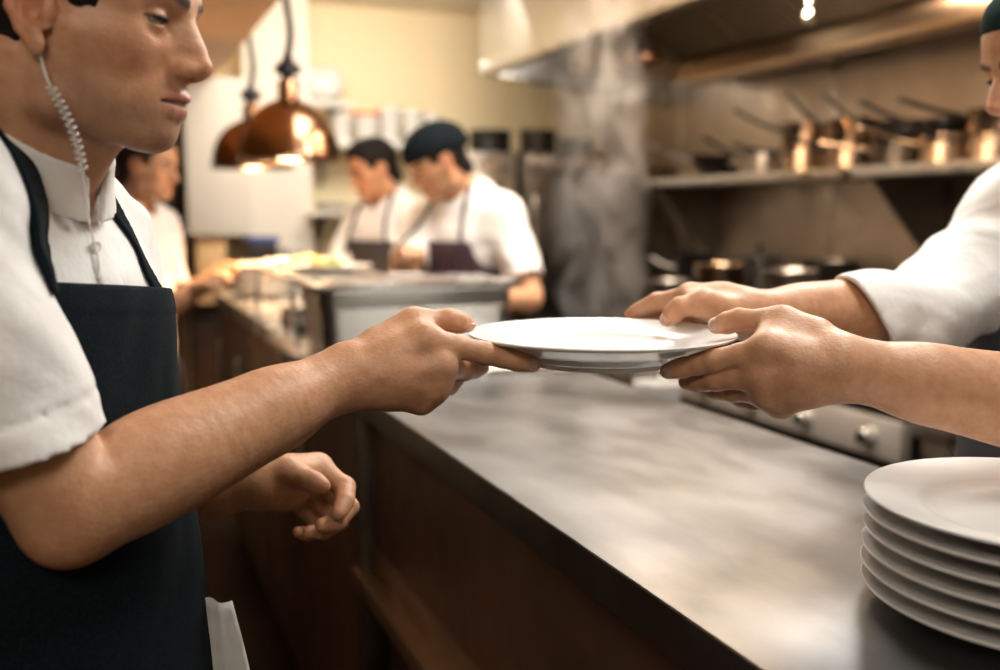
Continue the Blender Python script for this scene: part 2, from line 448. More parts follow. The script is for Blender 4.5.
# ------------------------------------------------------------------ the counter run
def counter():
    t = empty('serving_counter', (.75, .9, 0), 0, 'long stainless steel serving counter with dark brown panelled front, the plates are passed over it', 'counter')
    inv = Vector((-.75, -.9, 0))
    def bx(n, *a, **k):
        o = box(n, *a, **k); o.parent = t; o.matrix_parent_inverse = Matrix.Translation(inv); return o
    ya, yb = -.9, 2.03
    bm = bmesh.new(); add_box(bm, .472, 1.02, ya, yb, CZ-.05, CZ, .004, 3)
    o = link('worktop', bm_mesh(bm), 'steel_top', t, True, 35); o.matrix_parent_inverse = Matrix.Translation(inv)
    bx('front_panel', .505, .525, ya, yb-.05, .79, CZ-.05, 'panel', bev=.002)
    bx('lower_panel', .53, .55, ya, yb-.05, .12, .70, 'panel', bev=.002)
    bx('ledge', .462, .56, ya, yb-.01, .70, .735, 'ledge', bev=.003)
    bx('ledge_lip', .500, .512, ya, yb-.05, .735, .79, 'ledge', bev=.002)
    bx('end_post', .474, .53, yb-.05, yb-.005, .0, CZ-.05, 'steel_dark', bev=.003)
    bx('rear_panel', .97, .985, ya, yb, .1, CZ-.05, 'steel', bev=.002)
    bx('plinth', .56, .96, ya, yb-.03, 0, .12, 'steel_dark', bev=.002)
    for y in (-.2, .7, 1.5): bx('bracket', .525, .60, y, y+.02, .735, 1.07, 'steel_dark', bev=.002)
    return t
counter()
def pass_table():
    t = empty('pass_counter', (.75, 3.3, 0), 0, 'warm lit steel pass counter under the heat lamps, beyond the serving counter', 'counter')
    inv = Vector((-.75, -3.3, 0))
    def bx(n, *a, **k):
        o = box(n, *a, **k); o.parent = t; o.matrix_parent_inverse = Matrix.Translation(inv); return o
    poly = [(.472, 2.045), (1.02, 2.045), (1.02, 2.78), (.80, 2.80), (.80, 4.7), (.472, 4.7)]
    o = link('worktop', prism_me(poly, 'z', CZ-.05, CZ+.004, .003), 'steel_bright', t, True, 35); o.matrix_parent_inverse = Matrix.Translation(inv)
    yy = [2.06, 2.72, 3.38, 4.04, 4.68]
    for i, (a, b) in enumerate(zip(yy, yy[1:])):
        d = bx('cabinet_door', .490, .510, a+.008, b-.008, .14, 1.05, 'panel', bev=.004)
        h = box('door_handle', .465, .478, b-.09, b-.075, .62, .92, 'steel', None, .004)
        h.parent = d
        for z in (.64, .9):
            q = box('handle_stud', .477, .492, b-.088, b-.077, z, z+.012, 'steel', None, .002); q.parent = d
    bx('carcass', .512, .78, 2.06, 4.68, .1, 1.07, 'steel_dark', bev=.002)
    bx('plinth', .54, .76, 2.08, 4.66, 0, .1, 'black_iron', bev=.002)
    bx('cook_side_shelf', 1.03, 1.36, 1.98, 2.72, .955, .985, 'steel', bev=.003)
    bx('shelf_leg', 1.32, 1.35, 2.0, 2.03, 0, .955, 'steel', bev=.003)
    bx('shelf_leg', 1.32, 1.35, 2.67, 2.70, 0, .955, 'steel', bev=.003)
pass_table()

# ------------------------------------------------------------------ hood
def hood():
    t = empty('extractor_hood', (2.4, 2.2, 2.1), 0, 'big stainless steel extractor hood above the range, lit from inside', 'hood')
    inv = Vector((-2.4, -2.2, -2.1))
    def fix(o): o.parent = t; o.matrix_parent_inverse = Matrix.Translation(inv); return o
    ya, yb = -.6, 5.02
    fix(box('front_panel', 1.88, 1.90, ya, yb, 2.205, 2.649, 'hood', bev=.003))
    fix(box('bottom_rim', 1.872, 1.945, ya, yb+.004, 2.19, 2.212, 'steel', bev=.004))
    # far end panel, its bottom edge falls towards the wall
    fix(link('end_panel', prism_me([(1.9, 2.212), (2.99, 2.10), (2.99, 2.649), (1.9, 2.649)], 'y', yb-.02, yb), 'hood', None, False))
    fix(link('end_rim', prism_me([(1.93, 2.19), (2.99, 2.075), (2.99, 2.10), (1.93, 2.214)], 'y', yb-.05, yb+.004, .003), 'steel', None, True, 35))
    # grease filters slope down to the rear gutter
    n = 10; ys = [ya+.02+(4.25-ya)*i/n for i in range(n+1)]
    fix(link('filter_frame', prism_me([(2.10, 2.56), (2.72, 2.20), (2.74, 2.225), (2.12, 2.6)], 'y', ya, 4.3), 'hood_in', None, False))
    for a, b in zip(ys, ys[1:]):
        bm = bmesh.new()
        k = 11
        for j in range(k):
            y = a+.03+(b-a-.06)*j/(k-1)
            mat_ = Matrix.Translation((2.41, y, 2.375)) @ Matrix.Rotation(math.radians(30), 4, 'Y')
            r = bmesh.ops.create_cube(bm, size=1)['verts']
            for v in r: v.co = mat_ @ Vector((v.co.x*.60, v.co.y*.028, v.co.z*.022))
        fix(link('grease_filter', bm_mesh(bm), 'hood_in', None, False))
    fix(link('gutter', prism_me([(2.66, 2.105), (2.80, 2.105), (2.80, 2.19), (2.785, 2.19), (2.785, 2.12), (2.675, 2.12), (2.675, 2.19), (2.66, 2.19)], 'y', ya, 4.34, .002), 'copper_pot', None, True, 35))
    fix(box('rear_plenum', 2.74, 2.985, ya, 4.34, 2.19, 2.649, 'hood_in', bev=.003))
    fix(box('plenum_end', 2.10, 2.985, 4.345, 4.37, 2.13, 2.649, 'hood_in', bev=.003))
    # drain cup, suppression nozzle and pipes
    p = onx(655, 72, 2.35)
    o = fix(link('lamp_housing', lathe_me([(0, 0), (.07, .0), (.085, .02), (.085, .06), (.05, .10), (.02, .12), (.02, .40), (0, .40)], 24), 'copper', None)); o.location = Vector((2.3, 4.05, 2.13))+Vector((2.4, 2.2, 2.1))*0
    q = onx(808, 48, 2.3)
    pts = [(q[0], q[1], 2.5), (q[0], q[1], 2.20), (q[0]-.01, q[1]-.01, 2.16)]
    fix(link('nozzle_pipe', tube_me(pts, .011, 10), 'steel_bright', None))
    nz = fix(link('nozzle', lathe_me([(0, 0), (.018, 0), (.022, .03), (.012, .05), (0, .05)], 16), 'steel_bright', None)); nz.location = (q[0]-.01, q[1]-.01, 2.12)
    fix(link('supply_pipe', tube_me([(2.3, 4.2, 2.50), (2.3, .2, 2.50)], .014, 10), 'steel', None))
    f = onx(485, 73, 1.87)
    k = fix(link('corner_fastener', lathe_me([(0, 0), (.022, 0), (.022, .03), (.012, .05), (0, .05)], 20), 'white_plastic', None)); k.location = (1.885, yb-.06, 2.212)
hood()

# ------------------------------------------------------------------ pan shelf on the right wall
def wall_shelf(ya, yb, br, label):
    t = empty('wall_shelf', (2.8, (ya+yb)/2, 1.6), 0, label, 'shelf')
    inv = Vector((-2.8, -(ya+yb)/2, -1.6))
    def fix(o): o.parent = t; o.matrix_parent_inverse = Matrix.Translation(inv); return o
    fix(box('shelf_board', 2.6, 2.995, ya, yb, 1.612, 1.65, 'steel', bev=.004))
    for y in br:
        fix(link('shelf_bracket', prism_me([(2.63, 1.612), (2.995, 1.612), (2.995, 1.27), (2.95, 1.27)], 'y', y, y+.02, .003), 'steel_dark', None, False))
wall_shelf(3.075, 4.56, (4.45,), 'left section of the steel wall shelf, holding black frying pans and a saucepan')
wall_shelf(.9, 3.015, (1.2, 2.93), 'right section of the steel wall shelf, with a large triangular bracket below')

# ------------------------------------------------------------------ range
def cooker(ya, yb, label, knobs=True):
    t = empty('gas_range', (2.5, (ya+yb)/2, 0), 0, label, 'range')
    inv = Vector((-2.5, -(ya+yb)/2, 0))
    def fix(o): o.parent = t; o.matrix_parent_inverse = Matrix.Translation(inv); return o
    fix(box('body', 2.16, 2.93, ya, yb, .12, .89, 'steel_dark', bev=.004))
    fix(box('control_panel', 2.12, 2.165, ya+.005, yb-.005, .755, .875, 'panel_steel', bev=.006))
    fix(box('top_plate', 2.13, 2.95, ya, yb, .89, .915, 'black_iron', bev=.004))
    fix(box('towel_rail', 2.07, 2.09, ya+.02, yb-.02, .69, .71, 'black_iron', bev=.006))
    d = fix(box('oven_door', 2.125, 2.16, ya+.03, yb-.03, .20, .67, 'steel_dark', bev=.006))
    for f in (.08, (yb-ya)-.12):
        fix(box('rail_arm', 2.08, 2.125, ya+f, ya+f+.02, .69, .71, 'black_iron', bev=.003))
    for yy in (ya+.05, yb-.09):
        for xx in (2.2, 2.86): fix(box('foot', xx, xx+.04, yy, yy+.04, 0, .12, 'steel_dark', bev=.003))
    m = int((yb-ya)/.26)
    for i in range(m):
        y = ya+.13+i*(yb-ya-.26)/max(m-1, 1)
        if knobs:
            me = lathe_me([(0, .034), (.020, .034), (.023, .03), (.023, .012), (.031, .010), (.031, 0), (0, 0)], 28)
            k = link('knob', me, 'steel_bright', None, True, 40)
            k.rotation_euler = (0, -math.pi/2, 0); k.location = (2.12, y, .815); k.parent = t; k.matrix_parent_inverse = Matrix.Translation(inv)
            b = box('knob_grip', 2.072, 2.088, y-.004, y+.004, .798, .832, 'black', None, .002)
            b.parent = k; b.matrix_parent_inverse = (Matrix.Translation((2.12-2.5, y-(ya+yb)/2, .815)) @ Matrix.Rotation(-math.pi/2, 4, 'Y')).inverted() @ Matrix.Translation((-2.5, -(ya+yb)/2, 0))
        for x in (2.34, 2.68):
            bm = bmesh.new()
            for a in range(4):
                r = bmesh.ops.create_cube(bm, size=1)['verts']
                mt = Matrix.Translation((x, y, .93)) @ Matrix.Rotation(a*math.pi/4, 4, 'Z')
                for v in r: v.co = mt @ Vector((v.co.x*.23, v.co.y*.012, v.co.z*.022))
            fix(link('pan_support', bm_mesh(bm), 'black_iron', None, False))
cooker(2.2, 4.5, 'steel gas range with chrome knobs, behind the cook\'s forearms')
def bench(ya, yb, label):
    t = empty('steel_worktable', (2.5, (ya+yb)/2, 0), 0, label, 'worktable')
    inv = Vector((-2.5, -(ya+yb)/2, 0))
    def fix(o): o.parent = t; o.matrix_parent_inverse = Matrix.Translation(inv); return o
    fix(box('top_plate', 2.12, 2.95, ya, yb, .85, .90, 'steel', bev=.006))
    fix(box('drawer', 2.135, 2.9, ya+.03, yb-.03, .66, .845, 'steel', bev=.004))
    fix(box('drawer_handle', 2.10, 2.12, ya+.2, yb-.2, .765, .79, 'steel_bright', bev=.005))
    for f in (ya+.25, yb-.27): fix(box('handle_post', 2.115, 2.14, f, f+.02, .77, .785, 'steel', bev=.002))
    fix(box('undershelf', 2.16, 2.9, ya+.02, yb-.02, .25, .28, 'steel_dark', bev=.004))
    for yy in (ya+.03, yb-.07):
        for xx in (2.15, 2.87): fix(box('leg', xx, xx+.04, yy, yy+.04, 0, .66, 'steel', bev=.004))
bench(.8, 2.17, 'steel worktable with a long drawer handle, right of the gas range')

# ------------------------------------------------------------------ equipment and shelf at the back
def oven(pxa, pxb, y0, ztop, label, window):
    a, b = ony(pxa, 200, y0)[0], ony(pxb, 200, y0)[0]
    t = empty('combi_oven', ((a+b)/2, y0+.25, 0), 0, label, 'oven')
    inv = Vector((-(a+b)/2, -(y0+.25), 0))
    def fix(o): o.parent = t; o.matrix_parent_inverse = Matrix.Translation(inv); return o
    fix(box('body', a, b, y0, Y1-.02, .1, ztop, 'steel' if window else 'steel_dark', bev=.008))
    for x in (a+.02, b-.07):
        for y in (y0+.03, Y1-.1): fix(box('foot', x, x+.05, y, y+.05, 0, .1, 'steel_dark', bev=.003))
    dz = ztop-.12
    d = fix(box('oven_door', a+.015, b-.015, y0-.03, y0, .85, dz, 'steel' if window else 'steel_dark', bev=.008))
    fix(box('door_handle', a+.03, a+.05, y0-.075, y0-.055, 1.0, dz-.12, 'steel_bright', bev=.006))
    for z in (1.03, dz-.16): fix(box('handle_post', a+.034, a+.046, y0-.06, y0-.029, z, z+.02, 'steel_bright', bev=.002))
    if window: fix(box('door_window', (a+b)/2-.06, (a+b)/2+.08, y0-.036, y0-.029, 1.45, 1.63, 'black', bev=.004))
    else: fix(box('control_strip', a+.02, b-.02, y0-.01, y0, ztop-.10, ztop-.02, 'steel', bev=.004))
    return t
zt = ony(550, 153, 5.2)[2]
oven(524, 606, 5.15, zt, 'tall brown-grey oven cabinet behind the steam', False)
oven(460, 516, 5.2, ony(490, 152, 5.2)[2], 'light steel oven with a small dark window, left of the tall cabinet', True)
def back_shelf(pxa, pxb, py, y0, label, m, nm='back_shelf', d=.3):
    a, b = ony(pxa, py, y0)[0], ony(pxb, py, y0)[0]; z = ony((pxa+pxb)/2, py, y0)[2]
    t = empty(nm, ((a+b)/2, y0+d/2, z), 0, label, 'shelf'); inv = Vector((-(a+b)/2, -(y0+d/2), -z))
    def fix(o): o.parent = t; o.matrix_parent_inverse = Matrix.Translation(inv); return o
    fix(box('shelf_board', a, b, y0, Y1-.002, z-.03, z, m, bev=.004))
    for x in (a+.1, b-.12):
        fix(link('shelf_bracket', prism_me([(y0+.04, z-.03), (Y1-.002, z-.03), (Y1-.002, z-.24), (Y1-.03, z-.24)], 'x', x, x+.02), 'steel', None, False))
    return z
ZS = back_shelf(312, 461, 142, 5.45, 'white wall shelf at the back holding plastic tubs', 'white_plastic')
ZS2 = back_shelf(312, 420, 212, 5.40, 'lower steel shelf at the back, behind the two cooks', 'steel')
a, b = ony(312, 300, 5.2)[0], ony(458, 300, 5.2)[0]
t = empty('back_worktable', ((a+b)/2, 5.5, 0), 0, 'steel worktable against the cream back wall', 'worktable'); inv = Matrix.Translation((-(a+b)/2, -5.5, 0))
for n, A in (('top_plate', (a, b, 5.2, 5.79, .88, .92)), ('undershelf', (a+.03, b-.03, 5.25, 5.75, .3, .33)), ('leg', (a+.02, a+.06, 5.22, 5.26, 0, .88)), ('leg', (b-.06, b-.02, 5.22, 5.26, 0, .88)), ('leg', (a+.02, a+.06, 5.72, 5.76, 0, .88)), ('leg', (b-.06, b-.02, 5.72, 5.76, 0, .88))):
    o = box(n, *A, 'steel', t); o.matrix_parent_inverse = inv
# ------------------------------------------------------------------ people: shared anatomy
def lerp(a, b, t): return A3(a)+(A3(b)-A3(a))*t
def frame(f, up=(0, 0, 1)):
    """rows: forward, left, up"""
    f = A3(f); f /= np.linalg.norm(f); l = np.cross(A3(up), f); l /= np.linalg.norm(l); return np.array([f, l, np.cross(f, l)])
SKIN = np.array([.59, .325, .185])
def gs(p, c, r): return np.exp(-((p-A3(c))**2).sum(1)/(r*r))
def mixc(c, col, w): w = np.clip(w, 0, 1)[:, None]; return c*(1-w)+np.array(col)*w

def head_node():
    """head in its own frame: x forward, y left, z up, origin between the ear canals"""
    n = SU([EL((-.008, 0, .045), (.096, .074, .083)), EL((.030, 0, .060), (.062, .064, .060)),
            EL((.040, 0, -.008), (.050, .056, .068))], .03)
    jaw = SU([RC((.006, s*.050, -.040), (.012, s*.049, -.060), .013, .012) for s in (-1, 1)]
             + [RC((.012, s*.049, -.060), (.068, s*.020, -.076), .012, .013) for s in (-1, 1)]
             + [RC((.010, s*.050, -.020), (.050, s*.034, -.050), .016, .018) for s in (-1, 1)]
             + [EL((.058, 0, -.050), (.030, .032, .032))], .022)
    n = SU([n, jaw], .02)
    cheek = SU([RC((.060, s*.040, -.004), (.028, s*.060, -.004), .017, .011) for s in (-1, 1)], .01)
    n = SU([n, cheek], .022)
    n = SU([n, EL((.075, 0, -.050), (.020, .027, .024))], .016)             # muzzle
    n = SU([n, EL((.0765, 0, -.0735), (.0165, .020, .0150))], .014)           # chin
    brow = SU([RC((.086, s*.010, .032), (.080, s*.034, .036), .009, .009) for s in (-1, 1)]
              + [RC((.080, s*.034, .036), (.063, s*.052, .030), .009, .008) for s in (-1, 1)], .008)
    n = SU([n, brow], .014)
    sock = SU([EL((.098, s*.032, .016), (.017, .021, .0125)) for s in (-1, 1)])
    n = sub(n, sock, .014)
    lids = SU([OP(lambda p, a, s=s: np.maximum(a, -np.abs((p[:, 2]-.0150)+(np.abs(p[:, 1])-.032)**2*7)+.0025-.9*np.maximum(np.abs(p[:, 1]-s*.031)-.0125, 0)),
                  [RC((.0750, s*.0305, .016), (.0751, s*.0305, .016), .0139, .0139)]) for s in (-1, 1)])
    n = SU([n, lids], .004)
    nose = SU([RC((.088, 0, .026), (.103, 0, .000), .0075, .0082), RC((.103, 0, .000), (.1105, 0, -.013), .0082, .0098),
               RC((.094, 0, .010), (.090, 0, -.012), .010, .014),
               EL((.101, .0115, -.018), (.0105, .0065, .0072)), EL((.101, -.0115, -.018), (.0105, .0065, .0072)),
               RC((.104, 0, -.021), (.094, 0, -.026), .0055, .006)], .008)
    n = SU([n, nose], .008)
    nost = SU([EL((.104, s*.0068, -.0265), (.0058, .0034, .0042)) for s in (-1, 1)])
    n = sub(n, nost, .002)
    up = SU([SPL([(.0985, 0, -.0410), (.0955, s*.010, -.0405), (.0875, s*.021, -.0445)], [.0052, .0050, .0022], .003) for s in (-1, 1)], .003)
    lo = SU([SPL([(.0945, 0, -.0535), (.0920, s*.010, -.0530), (.0868, s*.019, -.0470)], [.0066, .0058, .0024], .003) for s in (-1, 1)], .003)
    n = SU([n, up], .005); n = OP(lambda p, a, b: smin(a, b, .005), [n, lo])
    line = SU([SPL([(.1015, 0, -.0465), (.0985, s*.011, -.0462), (.0885, s*.0225, -.0462)], [.0012, .0013, .0014], .001) for s in (-1, 1)], 0)
    n = sub(n, line, .0022)
    n = sub(n, EL((.1035, 0, -.0335), (.004, .0030, .0055)), .003)
    return n
def ear_node(s):
    c = np.array([.006, s*.0745, .004])
    R = frame((1, s*.32, .12)); R = np.array([R[0], R[1], R[2]])
    def w(x, y, z): return (x, y, z)
    pts = [(.010, 0, -.012), (.013, .001, .006), (.012, .004, .022), (.002, .008, .032), (-.010, .010, .030), (-.018, .011, .018),
           (-.018, .010, .002), (-.011, .007, -.014), (-.003, .004, -.023)]
    rs = [.0028, .0035, .0036, .0034, .0036, .0038, .0036, .0036, .0042]
    pts = [(x, y*s, z) for x, y, z in pts]
    helix = SPL(pts, rs, .003)
    base = EL((-.003, s*.002, .006), (.0155, .0035, .027)); lobe = EL((.001, s*.002, -.025), (.0085, .0042, .0095))
    anti = SPL([(-.003, s*.006, .022), (-.010, s*.007, .010), (-.009, s*.006, -.006), (-.001, s*.005, -.014)], [.0030, .0034, .0034, .0030], .003)
    n = SU([base, helix, anti, lobe, RC((.009, s*-.003, 0), (.002, s*-.004, .004), .007, .008)], .0045)
    n = sub(n, EL((.003, s*.007, -.001), (.0085, .0075, .0105)), .003)
    n = SU([n, EL((.0115, s*.003, -.001), (.004, .0035, .006))], .004)      # tragus
    return XF(n, c, R)
def head_color(stubble=1.0, base=SKIN):
    def f(p):
        c = np.tile(base, (len(p), 1)).astype(float)
        x, y, z = p[:, 0], np.abs(p[:, 1]), p[:, 2]
        c = mixc(c, base*[1.05, .80, .74], .55*gs(np.stack([x, y, z], 1), (.075, .036, -.012), .026))
        c = mixc(c, base*[1.02, .72, .66], .6*gs(p, (.112, 0, -.014), .014))
        c = mixc(c, base*[1.0, .66, .58], .6*gs(np.stack([x, y, z], 1), (-.006, .082, .004), .032))
        # stubble
        low = 1/(1+np.exp((z+.030-(np.clip(.02-x, -.1, .06))*.25)/.007))
        side = 1/(1+np.exp(-(x-.004)/.006))
        keep = np.exp(-((x-.085)**2/.012**2+(z+.0475)**2/.008**2+(y)**2/.021**2))
        jawedge = 1/(1+np.exp(-(z+.125)/.01))
        cheekgap = 1-np.exp(-((x-.070)**2/.022**2+(z+.030)**2/.016**2+(y-.035)**2/.03**2))*.7
        c = mixc(c, base*[.56, .58, .62], .72*stubble*low*side*(1-keep)*jawedge*cheekgap)
        mou = np.exp(-(((x-.094)/.010)**2+((z+.035)/.0055)**2+(y/.02)**2)); c = mixc(c, base*[.6, .6, .63], .4*stubble*mou)
        # lips
        d = SU([SPL([(.0985, 0, -.0410), (.0955, s*.010, -.0405), (.0875, s*.021, -.0445)], [.0056, .0052, .0026], .003) for s in (-1, 1)]
               + [SPL([(.0945, 0, -.0535), (.0920, s*.010, -.0530), (.0868, s*.019, -.0470)], [.0068, .0060, .0028], .003) for s in (-1, 1)], .002).ev(p)
        c = mixc(c, [.44, .135, .115], .9/(1+np.exp((d-.0003)/.0006)))
        ln = SU([SPL([(.1015, 0, -.0465), (.0985, s*.011, -.0462), (.0885, s*.0225, -.0462)], [.0012, .0013, .0014], .001) for s in (-1, 1)], 0).ev(p)
        c = mixc(c, [.10, .03, .03], .7/(1+np.exp((ln-.0006)/.0004)))
        # brows and lashes
        bz = .0345+.006*np.exp(-((y-.036)/.016)**2); bm_ = np.exp(-((z-bz)/.0052)**4)*(y > .009)*(y < .053)*(x > .04)
        c = mixc(c, [.022, .014, .010], .95*bm_)
        la = np.exp(-((z-(.0190-(y-.032)**2*8))/.0016)**2)*(np.abs(y-.032) < .0155)*(x > .066); c = mixc(c, [.03, .018, .014], .9*la)
        return c
    return f

def hand_nodes(wr, fingers, thumb, wr_r=.027, fr=1.0, kpalm=.014, dors=None):
    """wr: wrist point; fingers: 4 lists [MCP, PIP, DIP, TIP] index..little; thumb [CMC, MCP, IP, TIP].
       returns node; every finger is its own chain rooted in the palm"""
    wr = A3(wr); R = [.0112, .0108, .0100, .0086]
    mc = [A3(f[0]) for f in fingers]
    palm = [RC(lerp(wr, m, .12), m, wr_r*.80, .0128*fr) for m in mc]
    palm += [RC(a, b, .0115*fr, .0115*fr) for a, b in zip(mc, mc[1:])]
    cen = sum(mc)/4
    palm += [EL(lerp(wr, cen, .55), (.030*fr, .030*fr, .030*fr)) if dors is None else EL(lerp(wr, cen, .5), (.036, .030, .0155), dors)]
    T = [A3(t) for t in thumb]
    palm += [RC(T[0], T[1], .0170*fr, .0128*fr), RC(lerp(wr, T[0], .4), T[0], wr_r*.62, .0165*fr),
             RC(lerp(T[0], T[1], .6), lerp(wr, mc[0], .70), .0105*fr, .0115*fr),
             RC(T[1], mc[0], .0100*fr, .0100*fr), RC(lerp(T[1], T[2], .30), lerp(mc[0], fingers[0][1], .12), .0075*fr, .0080*fr)]
    palm = SU(palm, kpalm)
    res = []
    for f, r in zip(fingers, R):
        r *= fr; q = [A3(x) for x in f]
        ch = []
        pts = [q[0]]; rs = [r*1.14]
        for a, b, ra, rb in ((q[0], q[1], r*1.14, r*1.02), (q[1], q[2], r*1.02, r*.90), (q[2], q[3], r*.90, r*.74)):
            pts += [lerp(a, b, .5), b]; rs += [(ra+rb)/2*(.96), rb]
        res.append(SPL(pts, rs, .004))
    ch = SPL([T[1], lerp(T[1], T[2], .5), T[2], lerp(T[2], T[3], .5), T[3]], [.0128*fr, .0108*fr, .0115*fr, .0113*fr, .0084*fr], .004)
    res.append(ch)
    return FAN(palm, res, .009)
def hand_red(fingers, thumb):
    k = []
    for f in fingers: k += [(f[0], .012, .32), (f[1], .010, .5), (f[2], .008, .35), (f[3], .010, .5)]
    k += [(thumb[1], .012, .35), (thumb[2], .011, .5), (thumb[3], .012, .45)]
    def f(p, c):
        for q, r, wgt in k: c = mixc(c, SKIN*[1.05, .70, .64], wgt*gs(p, q, r))
        return c
    return f
def nail(parent, tip, prev, normal, wdt=.0062, ln=.0075, r=.0082):
    """finger nail: a small curved plate on the back of the finger tip"""
    tip, prev, nrm = A3(tip), A3(prev), A3(normal)
    t = tip-prev; t /= np.linalg.norm(t); nrm = nrm-t*(nrm@t); nrm /= np.linalg.norm(nrm); s = np.cross(t, nrm)
    bm = bmesh.new(); rows = []
    n, m = 9, 7
    for i in range(n):
        v = -1+2*i/(n-1); row = []
        for j in range(m):
            u = -1+2*j/(m-1); wv = wdt*math.sqrt(max(0, 1-abs(v)**4*.55))
            a = u*wv; hgt = math.sqrt(max(1e-9, (r*1.02)**2-a*a))-.0006*v*v-.0012*max(v, 0)
            row.append(bm.verts.new(Vector(tip-t*(.0040)+t*v*ln*.85+s*a+nrm*hgt)))
        rows.append(row)
    for a, b in zip(rows, rows[1:]):
        for j in range(m-1): bm.faces.new((a[j], a[j+1], b[j+1], b[j]))
    bmesh.ops.solidify(bm, geom=list(bm.faces), thickness=.0008)
    bmesh.ops.recalc_face_normals(bm, faces=bm.faces)
    return link('nail', bm_mesh(bm), 'nail', parent)
M['nail'] = mat('nail', (.80, .56, .46), .28, spec=.5, coat=.2)

def arm_node(sh, el, wr, ru=.047, re=.041, rf=.045, rw=.0285, axis=None):
    sh, el, wr = A3(sh), A3(el), A3(wr)
    a, b = lerp(el, sh, .12), lerp(el, wr, .10)
    return LIMB([sh, lerp(sh, el, .45), a, b, lerp(el, wr, .30), lerp(el, wr, .65), lerp(el, wr, .88), wr], [ru*1.08, ru, re*1.02, re*1.03, rf, (rf+rw)*.52, rw*1.04, rw], 9)
def torso_node(N, F, s=1.0, shR=None, shL=None, bend=0.0):
    """N: neck base, F: frame rows (forward, left, up)"""
    o = lambda f, l, u: A3(N)+s*(f*F[0]+l*F[1]+u*F[2])
    n = [EL(o(-.004, 0, -.17), np.array((.112, .150, .19))*s, F), EL(o(.012, .065, -.14), np.array((.085, .085, .10))*s, F),
         EL(o(.012, -.065, -.14), np.array((.085, .085, .10))*s, F),
         EL(o(0, 0, -.38), np.array((.108, .145, .19))*s, F), EL(o(-.01, 0, -.56), np.array((.118, .168, .15))*s, F)]
    shR = o(-.01, -.17, -.055) if shR is None else A3(shR); shL = o(-.01, .17, -.055) if shL is None else A3(shL)
    n += [RC(o(-.02, 0, -.035), lerp(o(-.02, 0, -.035), shR, .9), .062*s, .060*s), RC(o(-.02, 0, -.035), lerp(o(-.02, 0, -.035), shL, .9), .062*s, .060*s)]
    n += [RC(o(-.03, 0, .035), o(-.02, q*.11, -.025), .046*s, .040*s) for q in (-1, 1)]
    return SU(n, .06*s)
def leg_parts(N, F, s=1.0):
    o = lambda f, l, u: A3(N)+f*F[0]+l*F[1]+u*F[2]
    za = -(N[2]-.085)
    legs = SU([LIMB([o(-.01, q*.085, -.60), o(.02, q*.095, -.98), o(-.005, q*.10, -1.18), o(-.02, q*.10, za)], [.085*s, .058, .052, .036], 6) for q in (-1, 1)]
              +[RC(o(-.03, q*.10, za-.04), o(.11, q*.115, za-.052), .036, .028) for q in (-1, 1)], .02)
    hips = EL(o(-.01, 0, -.56), np.array((.118, .168, .15))*s, F)
    tr = OP(lambda p, a: np.maximum.reduce([a, ((p-A3(N))@F[2])+.50, -((p-A3(N))@F[2])+za-.01]), [off(SU([hips]+[LIMB([o(-.01, q*.085, -.58), o(.02, q*.095, -.98), o(-.02, q*.10, za-.02)], [.088*s, .066, .058], 5) for q in (-1, 1)], .03), .016)])
    return legs, tr
def dress_legs(N, F, s, fix):
    legs, tr = leg_parts(N, F, s); N = A3(N)
    fix(surf(tr, N-[.4, .4, 1.6], N+[.4, .4, -.35], .010, 'trousers', 'trousers'))
    za = -(N[2]-.085)
    for q in (-1, 1):
        a = N+F[0]*-.045+F[1]*q*.10+F[2]*(za-.034); b = N+F[0]*.12+F[1]*q*.116+F[2]*(za-.046)
        n = OP(lambda p, x: np.maximum(x, .004-p[:, 2]), [SU([RC(a, b, .047, .037), RC(a, a+F[2]*.05, .046, .046)], .02)])
        fix(surf(n, np.minimum(a, b)-.08, np.maximum(a, b)+[.08, .08, .12], .006, 'shoe', 'shoe'))
def folds(amp=.003, dirs=((18, 42, 10), (35, -20, 25), (60, 25, -50)), seed=0):
    D = np.array(dirs, float)
    def f(p):
        q = p+.02*np.sin(p[:, [1, 2, 0]]*23+seed)
        a = np.sin(q@D[0]+1.3*np.sin(q@D[1]*.8+seed)); b = np.sin(q@D[1]*1.2+1.1*np.sin(q@D[2]*.6)+seed*2); c = np.sin(q@D[2]*1.7+seed)
        return -amp*(.5*np.sign(a)*np.abs(a)**1.6+.35*b+.2*c)
    return f
def sphere_me(r, n=24, colfn=None):
    bm = bmesh.new(); bmesh.ops.create_uvsphere(bm, u_segments=n*2, v_segments=n, radius=r)
    me = bm_mesh(bm)
    if colfn:
        co = np.empty(len(me.vertices)*3, np.float32); me.vertices.foreach_get('co', co); co = co.reshape(-1, 3)
        c = colfn(co); c = np.concatenate([c, np.ones((len(c), 1))], 1).astype(np.float32)
        a = me.color_attributes.new('Col', 'FLOAT_COLOR', 'POINT'); a.data.foreach_set('color', c.ravel())
    return me
